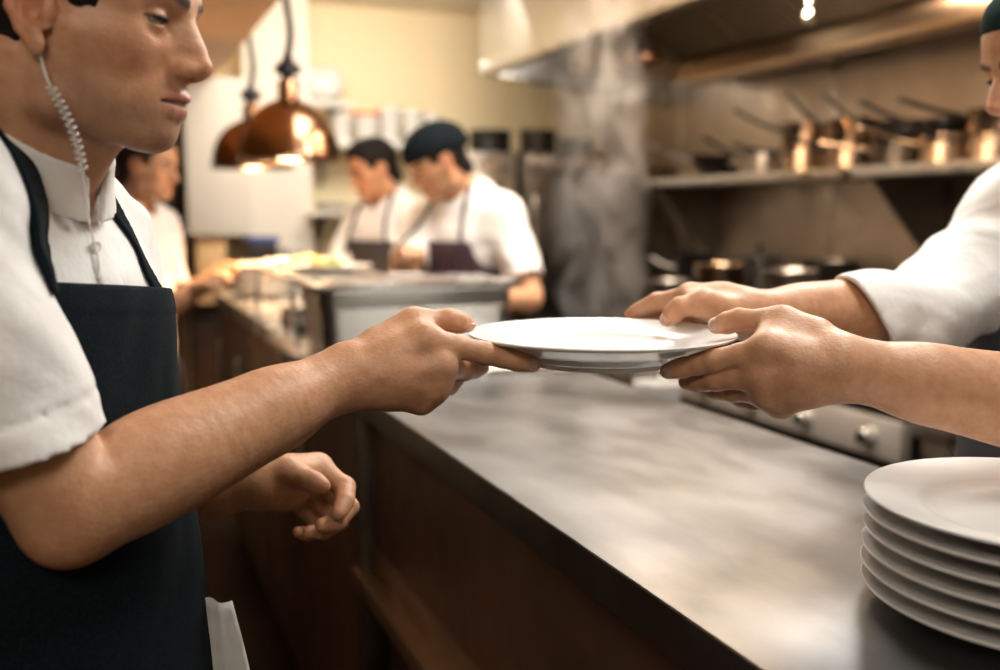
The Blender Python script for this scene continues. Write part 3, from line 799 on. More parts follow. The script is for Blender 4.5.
def eye(parent, o, R, side, gaze=(1, 0, -.25), iris=(.05, .045, .04)):
    g = A3(gaze); g /= np.linalg.norm(g)
    def cf(p):
        a = p@g/np.linalg.norm(p, axis=1)
        c = np.tile([.27, .235, .215], (len(p), 1)); c = np.where((a > .86)[:, None], np.array(iris), c); return np.where((a > .978)[:, None], np.array([.005]*3), c)
    me = sphere_me(.0124, 36, cf)
    ob = link('eye', me, 'eye', parent)
    c = A3(o)+np.array([.0750, side*.0305, .016])@np.array(R)
    Rm = Matrix([list(map(float, r)) for r in np.array(R).T]).to_4x4()
    ob.matrix_world = Matrix.Translation(Vector([float(v) for v in c])) @ Rm
    pts = []
    for k in range(11):
        y = -.0118+.0236*k/10; zz = .0018-6*y*y; xx = math.sqrt(max(.0144**2-y*y-zz*zz, 1e-8)); pts.append((xx, y, zz))
    la = link('eyelashes', tube_me(pts, [.0005]+[.0012]*9+[.0005], 6), 'hair', parent); la.matrix_world = ob.matrix_world.copy()
    la.parent = ob; la.matrix_parent_inverse = ob.matrix_world.inverted()
    return ob
# ------------------------------------------------------------------ the waiter on the left
def waiter():
    root = empty('person', P(90, 640, .95)*[1, 1, 0], 0,
                 'dark-haired man in white shirt and black apron, wearing a clear coiled earpiece', 'person')
    rinv = Matrix.Translation(-root.location)
    def fix(o): o.parent = root; o.matrix_parent_inverse = rinv; return o
    back = np.array([-math.sin(YAW), -math.cos(YAW), 0])
    a = math.radians(17); F = frame(math.cos(a)*CAMR+math.sin(a)*back)
    N = P(-18, 184, .90)
    o = lambda f, l, u: N+f*F[0]+l*F[1]+u*F[2]
    shR = P(-105, 178, .735); elR = P(66, 507, .80); wrR = P(344, 377, .975)
    shL = o(-.02, .150, -.075); elL = P(112, 492, 1.15); wrL = P(262, 482, 1.10)
    # head frame
    hy, hp = math.radians(4), math.radians(9)
    hf = math.cos(hp)*(math.cos(hy)*CAMR+math.sin(hy)*back)+np.array([0, 0, -math.sin(hp)])
    HR = frame(hf); NT = P(211, 70, .845)                      # nose tip
    HO = NT-np.array([.1195, 0, -.014])@HR
    head = SU([XF(head_node(), HO, HR)], 0)
    hc = lambda x, y, z: HO+np.array([x, y, z])@HR
    neck = SU([RC(hc(-.022, 0, -.03), lerp(hc(-.022, 0, -.03), o(.050, 0, 0), .65), .054, .053), RC(lerp(hc(-.022, 0, -.03), o(.050, 0, 0), .5), o(.035, 0, -.04), .053, .057),
               RC(hc(.020, 0, -.095), o(.078, 0, -.005), .022, .026),
               RC(hc(-.03, -.062, -.03), o(.080, -.018, -.02), .013, .010), RC(hc(-.03, .062, -.03), o(.080, .018, -.02), .013, .010)], .02)
    hd = SU([head, neck], .022)
    ears = [XF(ear_node(s), HO, HR) for s in (-1, 1)]
    hd = SU([hd]+ears, .004)
    # right hand: thumb on the rim, index finger under the plate
    fi = [[P(424, 340, .985), P(487, 353.5, 1.0), P(517, 361, 1.005), P(533, 364.5, 1.01)],
          [P(440, 366, .985), P(464, 370, 1.026), P(474, 369, 1.05), P(482, 367, 1.068)],
          [P(434, 386, .99), P(449, 385, 1.03), P(455, 379, 1.052), P(461, 373, 1.068)],
          [P(421, 399, 1.0), P(434, 397, 1.032), P(440, 391, 1.05), P(446, 385, 1.062)]]
    th = [P(378, 347, 1.0), P(413, 322.5, 1.02), P(449, 320, 1.03), P(468, 324.5, 1.045)]
    hR = hand_nodes(wrR, fi, th, .031, 1.0)
    tend = SU([RC(lerp(wrR, f[0], .35)+back*.022, A3(f[0])+back*.0075, .0035, .0045) for f in fi], .002)
    hR = OP(lambda p, x, y: smin(x, y, .010), [hR, tend])
    fl = [[P(317, 468, 1.13), P(345, 487, 1.115), P(345, 501, 1.095), P(339, 513, 1.08)],
          [P(312, 478, 1.145), P(349, 507, 1.125), P(337, 522, 1.10), P(322, 525, 1.085)],
          [P(304, 488, 1.155), P(339, 522, 1.14), P(324, 531, 1.115), P(309, 532, 1.095)],
          [P(294, 496, 1.16), P(320, 528, 1.15), P(308, 534, 1.13), P(298, 532, 1.115)]]
    tl = [P(272, 478, 1.105), P(287, 471, 1.09), P(308, 480, 1.08), P(323, 486, 1.075)]
    hL = hand_nodes(wrL, fl, tl, .028, 1.0)
    armR = arm_node(shR, elR, wrR, .052, .044, .049, .031)
    armR = SU([armR, RC(elR+F[2]*-.014, elR+F[2]*-.014, .036, .036)], .02)
    armL = arm_node(shL, elL, wrL)
    tor = torso_node(N, F, 1.0, shR, shL)
    legs, _ = leg_parts(N, F); dress_legs(N, F, 1.0, fix)
    aR = SU([armR, hR], .012); aL = SU([armL, hL], .012); trunkn = SU([tor, legs], .02)
    hcol = head_color(); rr = hand_red(fi, th); rl = hand_red(fl, tl)
    def col(p):
        q = (p-HO)@HR.T
        c = hcol(q); far = np.linalg.norm(q, axis=1) > .17
        c[far] = SKIN; c = rr(p, c); c = rl(p, c)
        c = mixc(c, SKIN*[1.0, .72, .62], .5*gs(p, elR-F[2]*.04, .04))
        return c
    bo = surf(hd, HO-[.17, .17, .26], HO+[.19, .19, .19], .0019, 'body', 'skin', None, col,
              ((aR, (-.75, .35, 1.0), (.75, 1.4, 1.65), .0022), (aL, (-.6, .6, 1.0), (.6, 1.75, 1.65), .0022), (trunkn, (-.75, .35, .02), (.6, 1.75, 1.75), .008))); fix(bo)
    for f, nr in ((fi[0], -back*1+np.array([0, 0, 0])),):
        pass
    fix(nail(None, fi[0][3], fi[0][2], back*.9+np.array([0, 0, .15]), .0062, .0080, .0092))
    fix(nail(None, th[3], th[2], np.array([0, 0, .9])+back*.6, .0072, .0095, .0094))
    for s in (-1, 1): fix(eye(None, HO, HR, s, (1, .05, -.22)))
    # hair
    cr = EL((-.010, 0, .046), (.102, .081, .089)); cr = SU([cr, EL((.028, 0, .064), (.068, .070, .064)), RC((-.05, 0, -.03), (-.058, 0, -.06), .068, .064)], .03)
    def region(p):
        x, y, z = p[:, 0], p[:, 1], p[:, 2]
        line = np.interp(x, [-.13, -.06, -.026, -.014, -.002, .022, .028, .044, .052, .068, .080, .10], [-.085, -.082, -.060, -.045, .040, .036, .000, -.002, .030, .055, .082, .09])
        return (line-z)*.8
    hn = inter(cr, FN(region), .004)
    hn = disp(hn, lambda p: .0012*np.sin(p[:, 0]*420+3*np.sin(p[:, 2]*90))*np.sin(p[:, 1]*380+p[:, 2]*160)+.002*np.sin(p[:, 0]*90+p[:, 2]*60))
    hair = surf(XF(hn, HO, HR), HO-.2, HO+.2, .003, 'hair', 'hair'); fix(hair)
    # shirt
    elS = P(38, 500, .795)
    sl = SU([RC(shR, lerp(shR, elS, .5), .068, .068), RC(lerp(shR, elS, .5), elS, .068, .072)], .02)
    slL = RC(shL, lerp(shL, elL, .62), .068, .070)
    def mk(off_, with_sl=True):
        n = off(tor, off_)
        return SU([n, off(sl, off_-.012), off(slL, off_-.012)], .022)
    fo = folds(.0065, ((12, 22, 48), (38, -20, 22), (46, 25, -40)), 1.0)
    outer = disp(mk(.014), fo); inner = disp(mk(.0070), fo)
    # sleeve ends: planes across the arms
    axR = (elR-shR)/np.linalg.norm(elR-shR); cR = P(42, 449, .76); nR = axR*.93+CAMR*-.20+np.array([0, 0, -.05]); nR /= np.linalg.norm(nR)
    axL = (elL-shL)/np.linalg.norm(elL-shL); cL = lerp(shL, elL, .60)
    def near(p, el, ax, r): return np.linalg.norm((p-el)-((p-el)@ax)[:, None]*ax, axis=1)-r
    cutR = FN(lambda p: np.minimum((p-cR)@nR, .12-near(p, elR, axR, 0)))      # > 0: past the cuff
    cutL = FN(lambda p: np.minimum((p-cL)@axL, .09-near(p, elL, axL, 0)))
    nB = o(.048, 0, 0); nH = hc(-.022, 0, -.03)
    neckhole = RC(lerp(nB, nH, 1.2), lerp(nB, nH, .02), .066, .058)
    hem = FN(lambda p: -((p-N)@F[2])-.66)
    sh = OP(lambda p, a, b, nh, hm, q1, q2: np.maximum.reduce([a, -b, -nh, hm, q1, q2]), [outer, inner, neckhole, hem, cutR, cutL])
    def groove(p):  # stitched hems above the cuff
        d = (p-cR)@nR
        return .0014*np.exp(-((d+.030)/.0030)**2)*(np.linalg.norm(p-cR, axis=1) < .16)
    sh = disp(sh, groove)
    shirt = surf(sh, (-.75, .35, .80), (.45, 1.75, 1.75), .0030, 'shirt', 'shirt'); fix(shirt)
    # stand collar
    cA, cB = o(-.015, 0, .075), o(.018, 0, -.040)
    ax = (cB-cA)/np.linalg.norm(cB-cA)
    upn = F[2]*.80+F[0]*.60
    colr = SU([RC(lerp(nB, nH, 1.3), lerp(nB, nH, .3), .0610, .0640), RC(lerp(nB, nH, .3), lerp(nB, nH, -.4), .0640, .086)], .01)
    pc = lerp(nB, nH, .30)+F[2]*.004
    band = FN(lambda p: np.abs((p-pc)@upn)-.021)
    gap = FN(lambda p: -(np.maximum(np.abs((p-N)@F[1]-.004)-.007-.12*np.clip((p-pc)@upn+.02, 0, .05), -((p-N)@F[0])+.02)))
    cn = OP(lambda p, a, b, g: np.maximum.reduce([a, b, g]), [shell(colr, .0026), band, gap])
    fix(surf(cn, N-.16, N+.18, .0024, 'collar', 'shirt'))
    # placket and buttons
    def front_pt(l, u):
        q = o(.30, l, u); dirn = -F[0]
        for _ in range(40):
            d = outer.ev(q[None])[0]
            if d < .0004: break
            q = q+dirn*d*.8
        return q
    pts = [front_pt(.012, u) for u in np.linspace(-.035, -.15, 14)]
    fix(link('placket', tube_me([p+F[0]*.0008 for p in pts], .0150, 10, (F[0], .16)), 'shirt', None))
    for u in (-.055, -.095):
        c = front_pt(.004, u)+F[0]*.0032
        b = link('button', lathe_me([(0, .0022), (.0035, .0022), (.0048, .0030), (.0056, .0018), (.0052, 0), (0, 0)], 20), 'button', None)
        b.matrix_world = Matrix.Translation(Vector(c.tolist())) @ Vector(F[0].tolist()).to_track_quat('Z', 'Y').to_matrix().to_4x4(); fix(b)
    # apron
    BT = -.092
    def areg(p):
        q = (p-N)@F.T; f, l, u = q[:, 0], q[:, 1], q[:, 2]
        hw = np.interp(u, [-.9, -.42, -.30, -.20, -.10, 0], [.30, .30, .23, .150, .118, .114])
        back_ = np.interp(u, [-.9, -.42, -.30, -.20, -.10, 0], [-.11, -.11, -.04, .0, .02, .02])
        return np.maximum.reduce([np.abs(l)-hw, u-BT-.004+l*.10, -u-1.02, back_-f])
    trunk = SU([tor, RC(o(0, 0, -.55), o(.0, 0, -1.05), .15, .17)], .08)
    trunk2 = SU([EL(o(-.004, 0, -.17), np.array((.112, .150, .19)), F), EL(o(.016, 0, -.14), np.array((.085, .135, .10)), F), EL(o(.034, 0, -.38), np.array((.112, .145, .19)), F),
                 EL(o(.034, 0, -.56), np.array((.122, .168, .17)), F), EL(o(.034, 0, -.85), np.array((.13, .175, .30)), F)], .07)
    fo2 = folds(.0032, ((30, 20, 8), (22, -40, 12), (50, 25, -30)), 2.2)
    ta = disp(off(trunk2, .024), fo2)
    an = OP(lambda p, a, r: smax(np.abs(a+.003)-.0042, r, .001), [ta, FN(areg)])
    # hem band across the bib top
    an = SU([an, OP(lambda p, a, r: np.maximum(np.abs(a+.003)-.0054, np.maximum(r, -((p-N)@F[2])+BT-.020-.10*((p-N)@F[1]))), [ta, FN(areg)])], .0008)
    fix(surf(an, (-.55, .45, .1), (.5, 1.55, 1.60), .0034, 'apron', 'apron'))
    # straps
    for s, hw in ((-1, .0240), (1, .0085)):
        def sreg(p, s=s, hw=hw):
            q = (p-N)@F.T; f, l, u = q[:, 0], q[:, 1], q[:, 2]
            lc = s*np.interp(u, [-.12, -.09, -.02, .05, .10], [.083, .082, .078, .075, .072])
            return np.maximum.reduce([np.abs(l-lc)-hw, u-.075, -u+BT+(.004 if s < 0 else -.013), -.03-f])
        strap = OP(lambda p, a, r: np.maximum(np.abs(a)-.0026, r), [disp(mk(.0172), fo), FN(sreg)])
        fix(surf(strap, N-.22, N+.2, .0024, 'apron_strap', 'apron'))
    # waist tie and towel
    wt = []
    for k in np.linspace(-2.5, 2.5, 40):
        d = math.cos(k)*F[0]+math.sin(k)*F[1]; q = o(0, 0, -.50)+d*.35
        for _ in range(60):
            e = ta.ev(q[None])[0]
            if e < .0005: break
            q = q-d*e*.7
        wt.append(q+d*.004)
    fix(link('waist_tie', tube_me(wt, .013, 10, (F[0]*.6+F[1]*.6, .2)), 'apron', None))
    # folded white towel tucked into the waist tie
    tp = []
    bm = bmesh.new(); rows = []
    t0 = P(203, 600, .985)
    for i in range(26):
        v = i/25; row = []
        for j in range(13):
            u = j/12-.5
            c = t0+np.array([0, 0, -v*.30])+CAMR*(.012+v*.045)+CAMR*(u*(.034+.012*v))+back*(.004*math.sin(u*7+v*3)+.004*math.sin(v*9+u*5))
            row.append(bm.verts.new(Vector(c.tolist())))
        rows.append(row)
    for A_, B_ in zip(rows, rows[1:]):
        for j in range(12): bm.faces.new((A_[j], A_[j+1], B_[j+1], B_[j]))
    bmesh.ops.solidify(bm, geom=list(bm.faces), thickness=.010)
    bmesh.ops.recalc_face_normals(bm, faces=bm.faces)
    fix(link('towel', bm_mesh(bm), 'shirt', None))
    # earpiece
    ea = hc(-.002, -.084, .002)
    e0 = P(44, -6, .79); pts = smooth_path([P(50, 20, .772), P(45, 8, .768), P(43, -12, .77), P(30, -18, .775), P(24, 0, .785), P(32, 30, .785), P(40, 55, .780), P(46, 76, .778), P(50, 86, .776)], 6)
    ep = fix(link('earpiece', tube_me(pts, .0011, 8), 'tube', None))
    bud = link('ear_bud', sphere_me(.0055, 12), 'tube', None); bud.location = Vector(P(49, 22, .776).tolist()); fix(bud); 
    A_, B_ = P(50, 86, .776), P(83, 172, .795); ax = (B_-A_); L_ = np.linalg.norm(ax); ax /= L_
    u_ = np.cross(ax, back); u_ /= np.linalg.norm(u_); v_ = np.cross(ax, u_)
    turns = 13; hp_ = []
    for i in range(turns*14+1):
        t = i/(turns*14); ang = t*turns*2*math.pi; sag = .004*math.sin(math.pi*t)
        hp_.append(A_+ax*L_*t+u_*(math.cos(ang)*.0038-sag)+v_*math.sin(ang)*.0038)
    fix(link('coiled_tube', tube_me(hp_, .0009, 7), 'tube', None))
    cpts = smooth_path([B_, P(85, 190, .80), P(90, 225, .80), P(98, 262, .80), P(96, 280, .805)], 6)
    fix(link('earpiece_cable', tube_me(cpts, .0009, 7), 'tube', None))
    return root
import time as _t; _t0 = _t.time()
waiter(); print('WAITER', _t.time()-_t0)
# ------------------------------------------------------------------ the cook on the right who takes the plate
def shirt_shell(tor, sleeves, fo, cuts, t=.012, th=.006, k=.045, hole=None, hem=None):
    """cloth around torso and sleeves; cuts: (point, axis, elbow) for every sleeve end"""
    def mk(r): return disp(SU([off(tor, r)]+[off(x, r-t) for x in sleeves], k), fo)
    fs = []
    for c, ax, el, rad in cuts:
        fs.append(FN(lambda p, c=c, ax=ax, el=el, rad=rad: np.minimum((p-c)@ax, rad-np.linalg.norm((p-el)-((p-el)@ax)[:, None]*ax, axis=1))))
    if hem is not None: fs.append(FN(hem))
    ex = [hole] if hole is not None else []
    return OP(lambda p, a, b, *q: np.maximum.reduce([a, -b]+([-q[0]] if ex else [])+list(q[len(ex):])), [mk(t), mk(t-th)]+ex+fs)
def right_cook():
    back = np.array([-math.sin(YAW), -math.cos(YAW), 0])
    root = empty('person', P(1150, 640, 1.35)*[1, 1, 0], 0, 'cook in white shirt and dark green cap, both hands gripping the white plate', 'person')
    rinv = Matrix.Translation(-root.location)
    def fix(o): o.parent = root; o.matrix_parent_inverse = rinv; return o
    a = math.radians(6); F = frame(-math.cos(a)*CAMR+math.sin(a)*back)
    N = P(1092, 165, 1.36)
    o = lambda f, l, u: N+f*F[0]+l*F[1]+u*F[2]
    hp = math.radians(17); hy = math.radians(8)
    HR = frame(math.cos(hp)*(-math.cos(hy)*CAMR+math.sin(hy)*back)+np.array([0, 0, -math.sin(hp)]))
    HO = P(988, 110, 1.30)-np.array([.1195, 0, -.014])@HR
    hc = lambda x, y, z: HO+np.array([x, y, z])@HR
    shR = P(1024, 222, 1.50); elR = P(926, 311, 1.335); wrR = P(744, 314, 1.175)
    shL = P(1236, 235, 1.18); elL = P(1118, 422, .98); wrL = P(842, 367, .965)
    fl = [[P(768, 349, .965), P(713, 361, .985), P(683, 367.5, 1.0), P(668, 371, 1.006)],
          [P(760, 375, .97), P(716, 380, .995), P(697, 382, 1.02), P(686, 382, 1.035)],
          [P(766, 391, .98), P(733, 392, 1.01), P(717, 391, 1.035), P(707, 389, 1.05)],
          [P(780, 403, .99), P(753, 402, 1.02), P(741, 400, 1.04), P(733, 397, 1.055)]]
    tl = [P(815, 338, .985), P(782, 321, 1.0), P(739, 319.5, 1.025), P(716, 326, 1.04)]
    fr = [[P(692, 297, 1.185), P(657, 302, 1.215), P(641, 310, 1.225), P(630, 316, 1.23)],
          [P(697, 299, 1.205), P(668, 310, 1.235), P(652, 320, 1.24), P(640, 328, 1.235)],
          [P(706, 305, 1.215), P(680, 317, 1.24), P(664, 327, 1.24), P(653, 334, 1.23)],
          [P(716, 311, 1.22), P(694, 322, 1.24), P(681, 331, 1.24), P(672, 337, 1.232)]]
    tr = [P(724, 312, 1.15), P(703, 303, 1.135), P(680, 307, 1.13), P(667, 319.5, 1.135)]
    hL = hand_nodes(wrL, fl, tl, .031, 1.0); hR = hand_nodes(wrR, fr, tr, .028, 1.0)
    tend = SU([RC(lerp(wrL, f[0], .35)+back*.020, A3(f[0])+back*.0080, .0035, .0045) for f in fl], .002)
    hL = OP(lambda p, x, y: smin(x, y, .010), [hL, tend])
    aR = SU([arm_node(shR, elR, wrR, .048, .042, .046, .028), hR], .012)
    aL = SU([arm_node(shL, elL, wrL, .050, .044, .048, .031), hL], .012)
    neck = SU([RC(hc(-.022, 0, -.03), N, .055, .056), RC(hc(.02, 0, -.085), o(.045, 0, -.005), .022, .026)], .02)
    hd = SU([SU([XF(head_node(), HO, HR), neck], .02)]+[XF(ear_node(s), HO, HR) for s in (-1, 1)], .004)
    tor = torso_node(N, F, 1.0, shR, shL)
    legs, _ = leg_parts(N, F); dress_legs(N, F, 1.0, fix)
    hcol = head_color(.4); ra = hand_red(fl, tl); rb = hand_red(fr, tr)
    def col(p):
        q = (p-HO)@HR.T; c = hcol(q); c[np.linalg.norm(q, axis=1) > .17] = SKIN
        return rb(p, ra(p, c))
    big = ((.3, .2, .9), (1.7, 1.8, 1.8))
    fix(surf(hd, HO-[.18, .18, .27], HO+[.18, .18, .19], .0025, 'body', 'skin', None, col,
             ((aL, *big, .0022), (aR, *big, .0022), (SU([tor, legs], .02), (.6, .2, .02), (2.0, 1.9, 1.8), .008))))
    fix(nail(None, fl[0][3], fl[0][2], back*.95+np.array([0, 0, .1]), .0064, .0085, .0094))
    fix(nail(None, tl[3], tl[2], np.array([0, 0, .45])+back*.95, .0074, .010, .0096))
    fix(nail(None, tr[3], tr[2], np.array([0, 0, .5])+back*.9, .0072, .010, .0096))
    for s in (-1, 1): fix(eye(None, HO, HR, s, (1, 0, -.30)))
    # cap
    cp = SU([EL((-.012, 0, .052), (.102, .082, .089)), EL((.024, 0, .064), (.070, .070, .066))], .03)
    cn = inter(cp, FN(lambda p: .078-p[:, 2]+np.minimum(0, p[:, 0]-.03)*.65), .003)
    cn = disp(cn, lambda p: .0015*np.sin(p[:, 0]*90+p[:, 2]*150))
    fix(surf(XF(cn, HO, HR), HO-.2, HO+.22, .004, 'cap', 'cap'))
    hn = inter(SU([EL((-.010, 0, .046), (.100, .079, .087)), RC((-.05, 0, -.03), (-.06, 0, -.05), .050, .045)], .03), FN(lambda p: np.interp(p[:, 0], [-.13, -.06, -.026, -.018, -.004, .022, .028, .040, .048, .1], [-.075, -.07, -.045, .012, .04, .036, .01, .01, .05, .09])-p[:, 2]), .004)
    fix(surf(XF(hn, HO, HR), HO-.2, HO+.22, .004, 'hair', 'hair'))
    # shirt
    axR = (elR-shR)/np.linalg.norm(elR-shR); axL = (elL-shL)/np.linalg.norm(elL-shL)
    cR = P(861, 314, 1.265)
    slR = LIMB([shR, elR, P(872, 317, 1.272), P(835, 320, 1.24)], [.074, .066, .059, .054], 8); slL = RC(shL, lerp(shL, elL, .7), .074, .072)
    fo = folds(.0060, ((10, 26, 44), (38, -20, 22), (26, 35, -44)), .6)
    nR = CAMR*-.84-CAMU*.54; nR /= np.linalg.norm(nR)
    sh = shirt_shell(tor, [slR, slL], fo, [(cR, nR, cR, .14), (lerp(shL, elL, .55), axL, elL, .11)], th=.010, hole=RC(o(-.01, 0, .12), o(.018, 0, 0), .068, .062), hem=lambda p: -((p-N)@F[2])-.66)
    fix(surf(sh, (.6, .2, .80), (2.0, 1.9, 1.75), .0034, 'shirt', 'shirt'))
    cB = o(.018, 0, -.040); upn = F[2]*.80+F[0]*.60; pc = o(0, 0, .026)
    colr = SU([RC(o(-.012, 0, .15), o(.004, 0, .04), .0655, .0665), RC(o(.004, 0, .04), cB, .0665, .080)], .01)
    cn = OP(lambda p, a, b: np.maximum(a, b), [shell(colr, .003), FN(lambda p: np.abs((p-pc)@upn)-.021)])
    fix(surf(cn, N-.18, N+.2, .003, 'collar', 'shirt'))
    def areg(p):
        q = (p-N)@F.T; f, l, u = q[:, 0], q[:, 1], q[:, 2]
        hw = np.interp(u, [-.9, -.42, -.30, -.20, -.10, 0], [.30, .30, .24, .155, .125, .12])
        bk = np.interp(u, [-.9, -.42, -.30, -.20, -.10, 0], [-.11, -.11, -.04, .0, .02, .02])
        return np.maximum.reduce([np.abs(l)-hw, u+.13, -u-1.02, bk-f])
    tr2 = SU([EL(o(-.004, 0, -.17), (.112, .150, .19), F), EL(o(.016, 0, -.14), (.085, .135, .10), F), EL(o(0, 0, -.38), (.112, .145, .19), F), EL(o(-.01, 0, -.56), (.122, .168, .17), F), EL(o(0, 0, -.85), (.13, .175, .30), F)], .07)
    an = OP(lambda p, a, r: np.maximum(np.abs(a+.003)-.0042, r), [disp(off(tr2, .024), folds(.003, seed=3)), FN(areg)])
    fix(surf(an, N-[.5, .5, 1.1], N+[.45, .45, .1], .0042, 'apron', 'apron_stripe'))
    for s in (-1, 1):
        def sreg(p, s=s):
            q = (p-N)@F.T; f, l, u = q[:, 0], q[:, 1], q[:, 2]
            return np.maximum.reduce([np.abs(l-s*np.interp(u, [-.14, -.09, -.02, .05], [.104, .100, .084, .074]))-.017, u-.055, -u-.15, .0-f, f-(.05 if s < 0 else .3)])
        st = OP(lambda p, a, r: np.maximum(np.abs(a)-.0028, r), [off(SU([tor, off(slR, -.012), off(slL, -.012)], .045), .0205), FN(sreg)])
        fix(surf(st, N-.24, N+.24, .003, 'apron_strap', 'apron_stripe'))
M['apron_stripe'] = mat('navy_striped_apron', (.010, .016, .030), .85)
def _stripe(m):
    nt = m.node_tree; b = nt.nodes['Principled BSDF']; L = nt.links.new
    tc = nt.nodes.new('ShaderNodeTexCoord'); wv = nt.nodes.new('ShaderNodeTexWave'); wv.inputs['Scale'].default_value = 55; wv.bands_direction = 'Y'
    L(tc.outputs['Object'], wv.inputs['Vector'])
    cr = nt.nodes.new('ShaderNodeValToRGB'); cr.color_ramp.elements[0].position = .90; cr.color_ramp.elements[1].position = .95
    cr.color_ramp.elements[0].color = (.010, .016, .030, 1); cr.color_ramp.elements[1].color = (.25, .25, .27, 1)
    L(wv.outputs[0], cr.inputs[0]); L(cr.outputs[0], b.inputs['Base Color'])
_stripe(M['apron_stripe'])
right_cook(); print('COOK', _t.time()-_t0)

# ------------------------------------------------------------------ the three people further back
def far_person(label, HO, fdir, hpitch, N, F, armsR, armsL, apron=None, cap=None, hair='hair', bun=False, long_sleeve=.55, h=.0055, pinch=.9):
    root = empty('person', [N[0], N[1], 0], 0, label, 'person')
    rinv = Matrix.Translation(-root.location)
    def fix(o): o.parent = root; o.matrix_parent_inverse = rinv; return o
    F = frame(F); hf = A3(fdir); hf[2] = 0; hf /= np.linalg.norm(hf); hf = hf*math.cos(hpitch)+np.array([0, 0, -math.sin(hpitch)])
    HR = frame(hf); N = A3(N); HO = A3(HO)
    o = lambda f, l, u: N+f*F[0]+l*F[1]+u*F[2]
    hc = lambda x, y, z: HO+np.array([x, y, z])@HR
    s = pinch
    shR, shL = o(-.01, -.165*s, -.055), o(-.01, .165*s, -.055)
    A = []; sl = []; cuts = []
    for sh, (el, wr, k) in ((shR, armsR), (shL, armsL)):
        el, wr = A3(el), A3(wr)
        d = (wr-el)/np.linalg.norm(wr-el); side = np.cross(d, [0, 0, 1]); side /= np.linalg.norm(side)+1e-9
        fs = [[wr+d*.085+side*t, wr+d*.11+side*t*1.1+np.array([0, 0, -.010]), wr+d*.125+side*t+np.array([0, 0, -.030]), wr+d*.120+side*t+np.array([0, 0, -.048])] for t in (.030, .010, -.010, -.028)]
        th = [wr+d*.02+side*.025, wr+d*.055+side*.045+np.array([0, 0, -.01]), wr+d*.085+side*.045+np.array([0, 0, -.025]), wr+d*.105+side*.035+np.array([0, 0, -.035])]
        A.append(SU([arm_node(sh, el, wr, .044*s+.004, .040, .040, .027), hand_nodes(wr, fs, th, .027)], .012))
        ax = (el-sh)/np.linalg.norm(el-sh)
        sl.append(RC(sh, lerp(sh, el, k+.1), .068*s+.003, .066)); cuts.append((lerp(sh, el, k), ax, el, .080))
    neck = RC(hc(-.022, 0, -.03), N, .052*s, .056*s)
    hd = SU([SU([XF(head_node(), HO, HR), neck], .02)]+[XF(ear_node(q), HO, HR) for q in (-1, 1)], .004)
    tor = torso_node(N, F, s, shR, shL)
    legs, _ = leg_parts(N, F, s); dress_legs(N, F, s, fix)
    hcol = head_color(.25)
    def col(p):
        q = (p-HO)@HR.T; c = hcol(q); c[np.linalg.norm(q, axis=1) > .17] = SKIN; return c
    lo, hi = N-[.75, .75, .6], N+[.75, .75, .3]
    fix(surf(hd, HO-[.2, .2, .28], HO+.22, .004, 'body', 'skin', None, col, ((A[0], lo, hi, .0045), (A[1], lo, hi, .0045), (SU([tor, legs], .02), N-[.5, .5, 1.47], N+[.5, .5, .2], .012))))
    for q in (-1, 1): fix(eye(None, HO, HR, q, (1, 0, -.35)))
    if cap:
        cn = inter(SU([EL((-.014, 0, .054), (.108, .086, .088)), EL((.024, 0, .064), (.076, .075, .066)), EL((-.06, 0, .050), (.062, .07, .055))], .03), FN(lambda p: .052-p[:, 2]+np.minimum(0, p[:, 0])*.35), .003)
        fix(surf(XF(cn, HO, HR), HO-.24, HO+.24, .005, 'cap', cap))
    hn = inter(SU([EL((-.010, 0, .048), (.103, .082, .090)), EL((.028, 0, .066), (.070, .071, .066)), RC((-.05, 0, -.03), (-.06, 0, -.045), .050, .045)], .03), FN(lambda p: np.interp(p[:, 0], [-.13, -.06, -.026, -.018, -.004, .022, .028, .044, .052, .075, .1], [-.075, -.07, -.035, .012, .04, .036, .015, .02, .05, .085, .09])-p[:, 2]), .004)
    if bun: hn = SU([hn, EL((-.118, 0, .035), (.040, .042, .040))], .012)
    if not cap or bun or True: fix(surf(XF(hn, HO, HR), HO-.24, HO+.24, .005, 'hair', hair))
    sh = shirt_shell(tor, sl, folds(.005, seed=N[0]*9), cuts, th=.009, hole=RC(o(-.01, 0, .12), o(.02, 0, .0), .066*s, .060*s), hem=lambda p: -((p-N)@F[2])-.66)
    fix(surf(sh, N-[.5, .5, .70], N+[.5, .5, .2], h, 'shirt', 'shirt_bg'))
    colr = SU([RC(o(-.012, 0, .15), o(.004, 0, .04), .061*s, .063*s), RC(o(.004, 0, .04), o(.018, 0, -.04), .063*s, .078*s)], .01); upn = F[2]*.8+F[0]*.6; pc = o(0, 0, .024)
    fix(surf(OP(lambda p, a, b: np.maximum(a, b), [shell(colr, .004), FN(lambda p: np.abs((p-pc)@upn)-.020)]), N-.2, N+.2, .005, 'collar', 'shirt_bg'))
    if apron:
        tr2 = SU([EL(o(-.004, 0, -.17), A3((.112, .150, .19))*s, F), EL(o(.016, 0, -.14), A3((.085, .135, .10))*s, F), EL(o(0, 0, -.38), A3((.112, .145, .19))*s, F), EL(o(-.01, 0, -.56), (.122, .168, .17), F), EL(o(0, 0, -.85), (.13, .175, .30), F)], .07)
        def areg(p):
            q = (p-N)@F.T; f, l, u = q[:, 0], q[:, 1], q[:, 2]
            hw = np.interp(u, [-.9, -.42, -.30, -.20, -.10, 0], [.30, .30, .24, .14, .105, .10])
            bk = np.interp(u, [-.9, -.42, -.30, -.20, -.10, 0], [-.11, -.11, -.04, .0, .02, .02])
            return np.maximum.reduce([np.abs(l)-hw, u+.130, -u-1.0, bk-f])
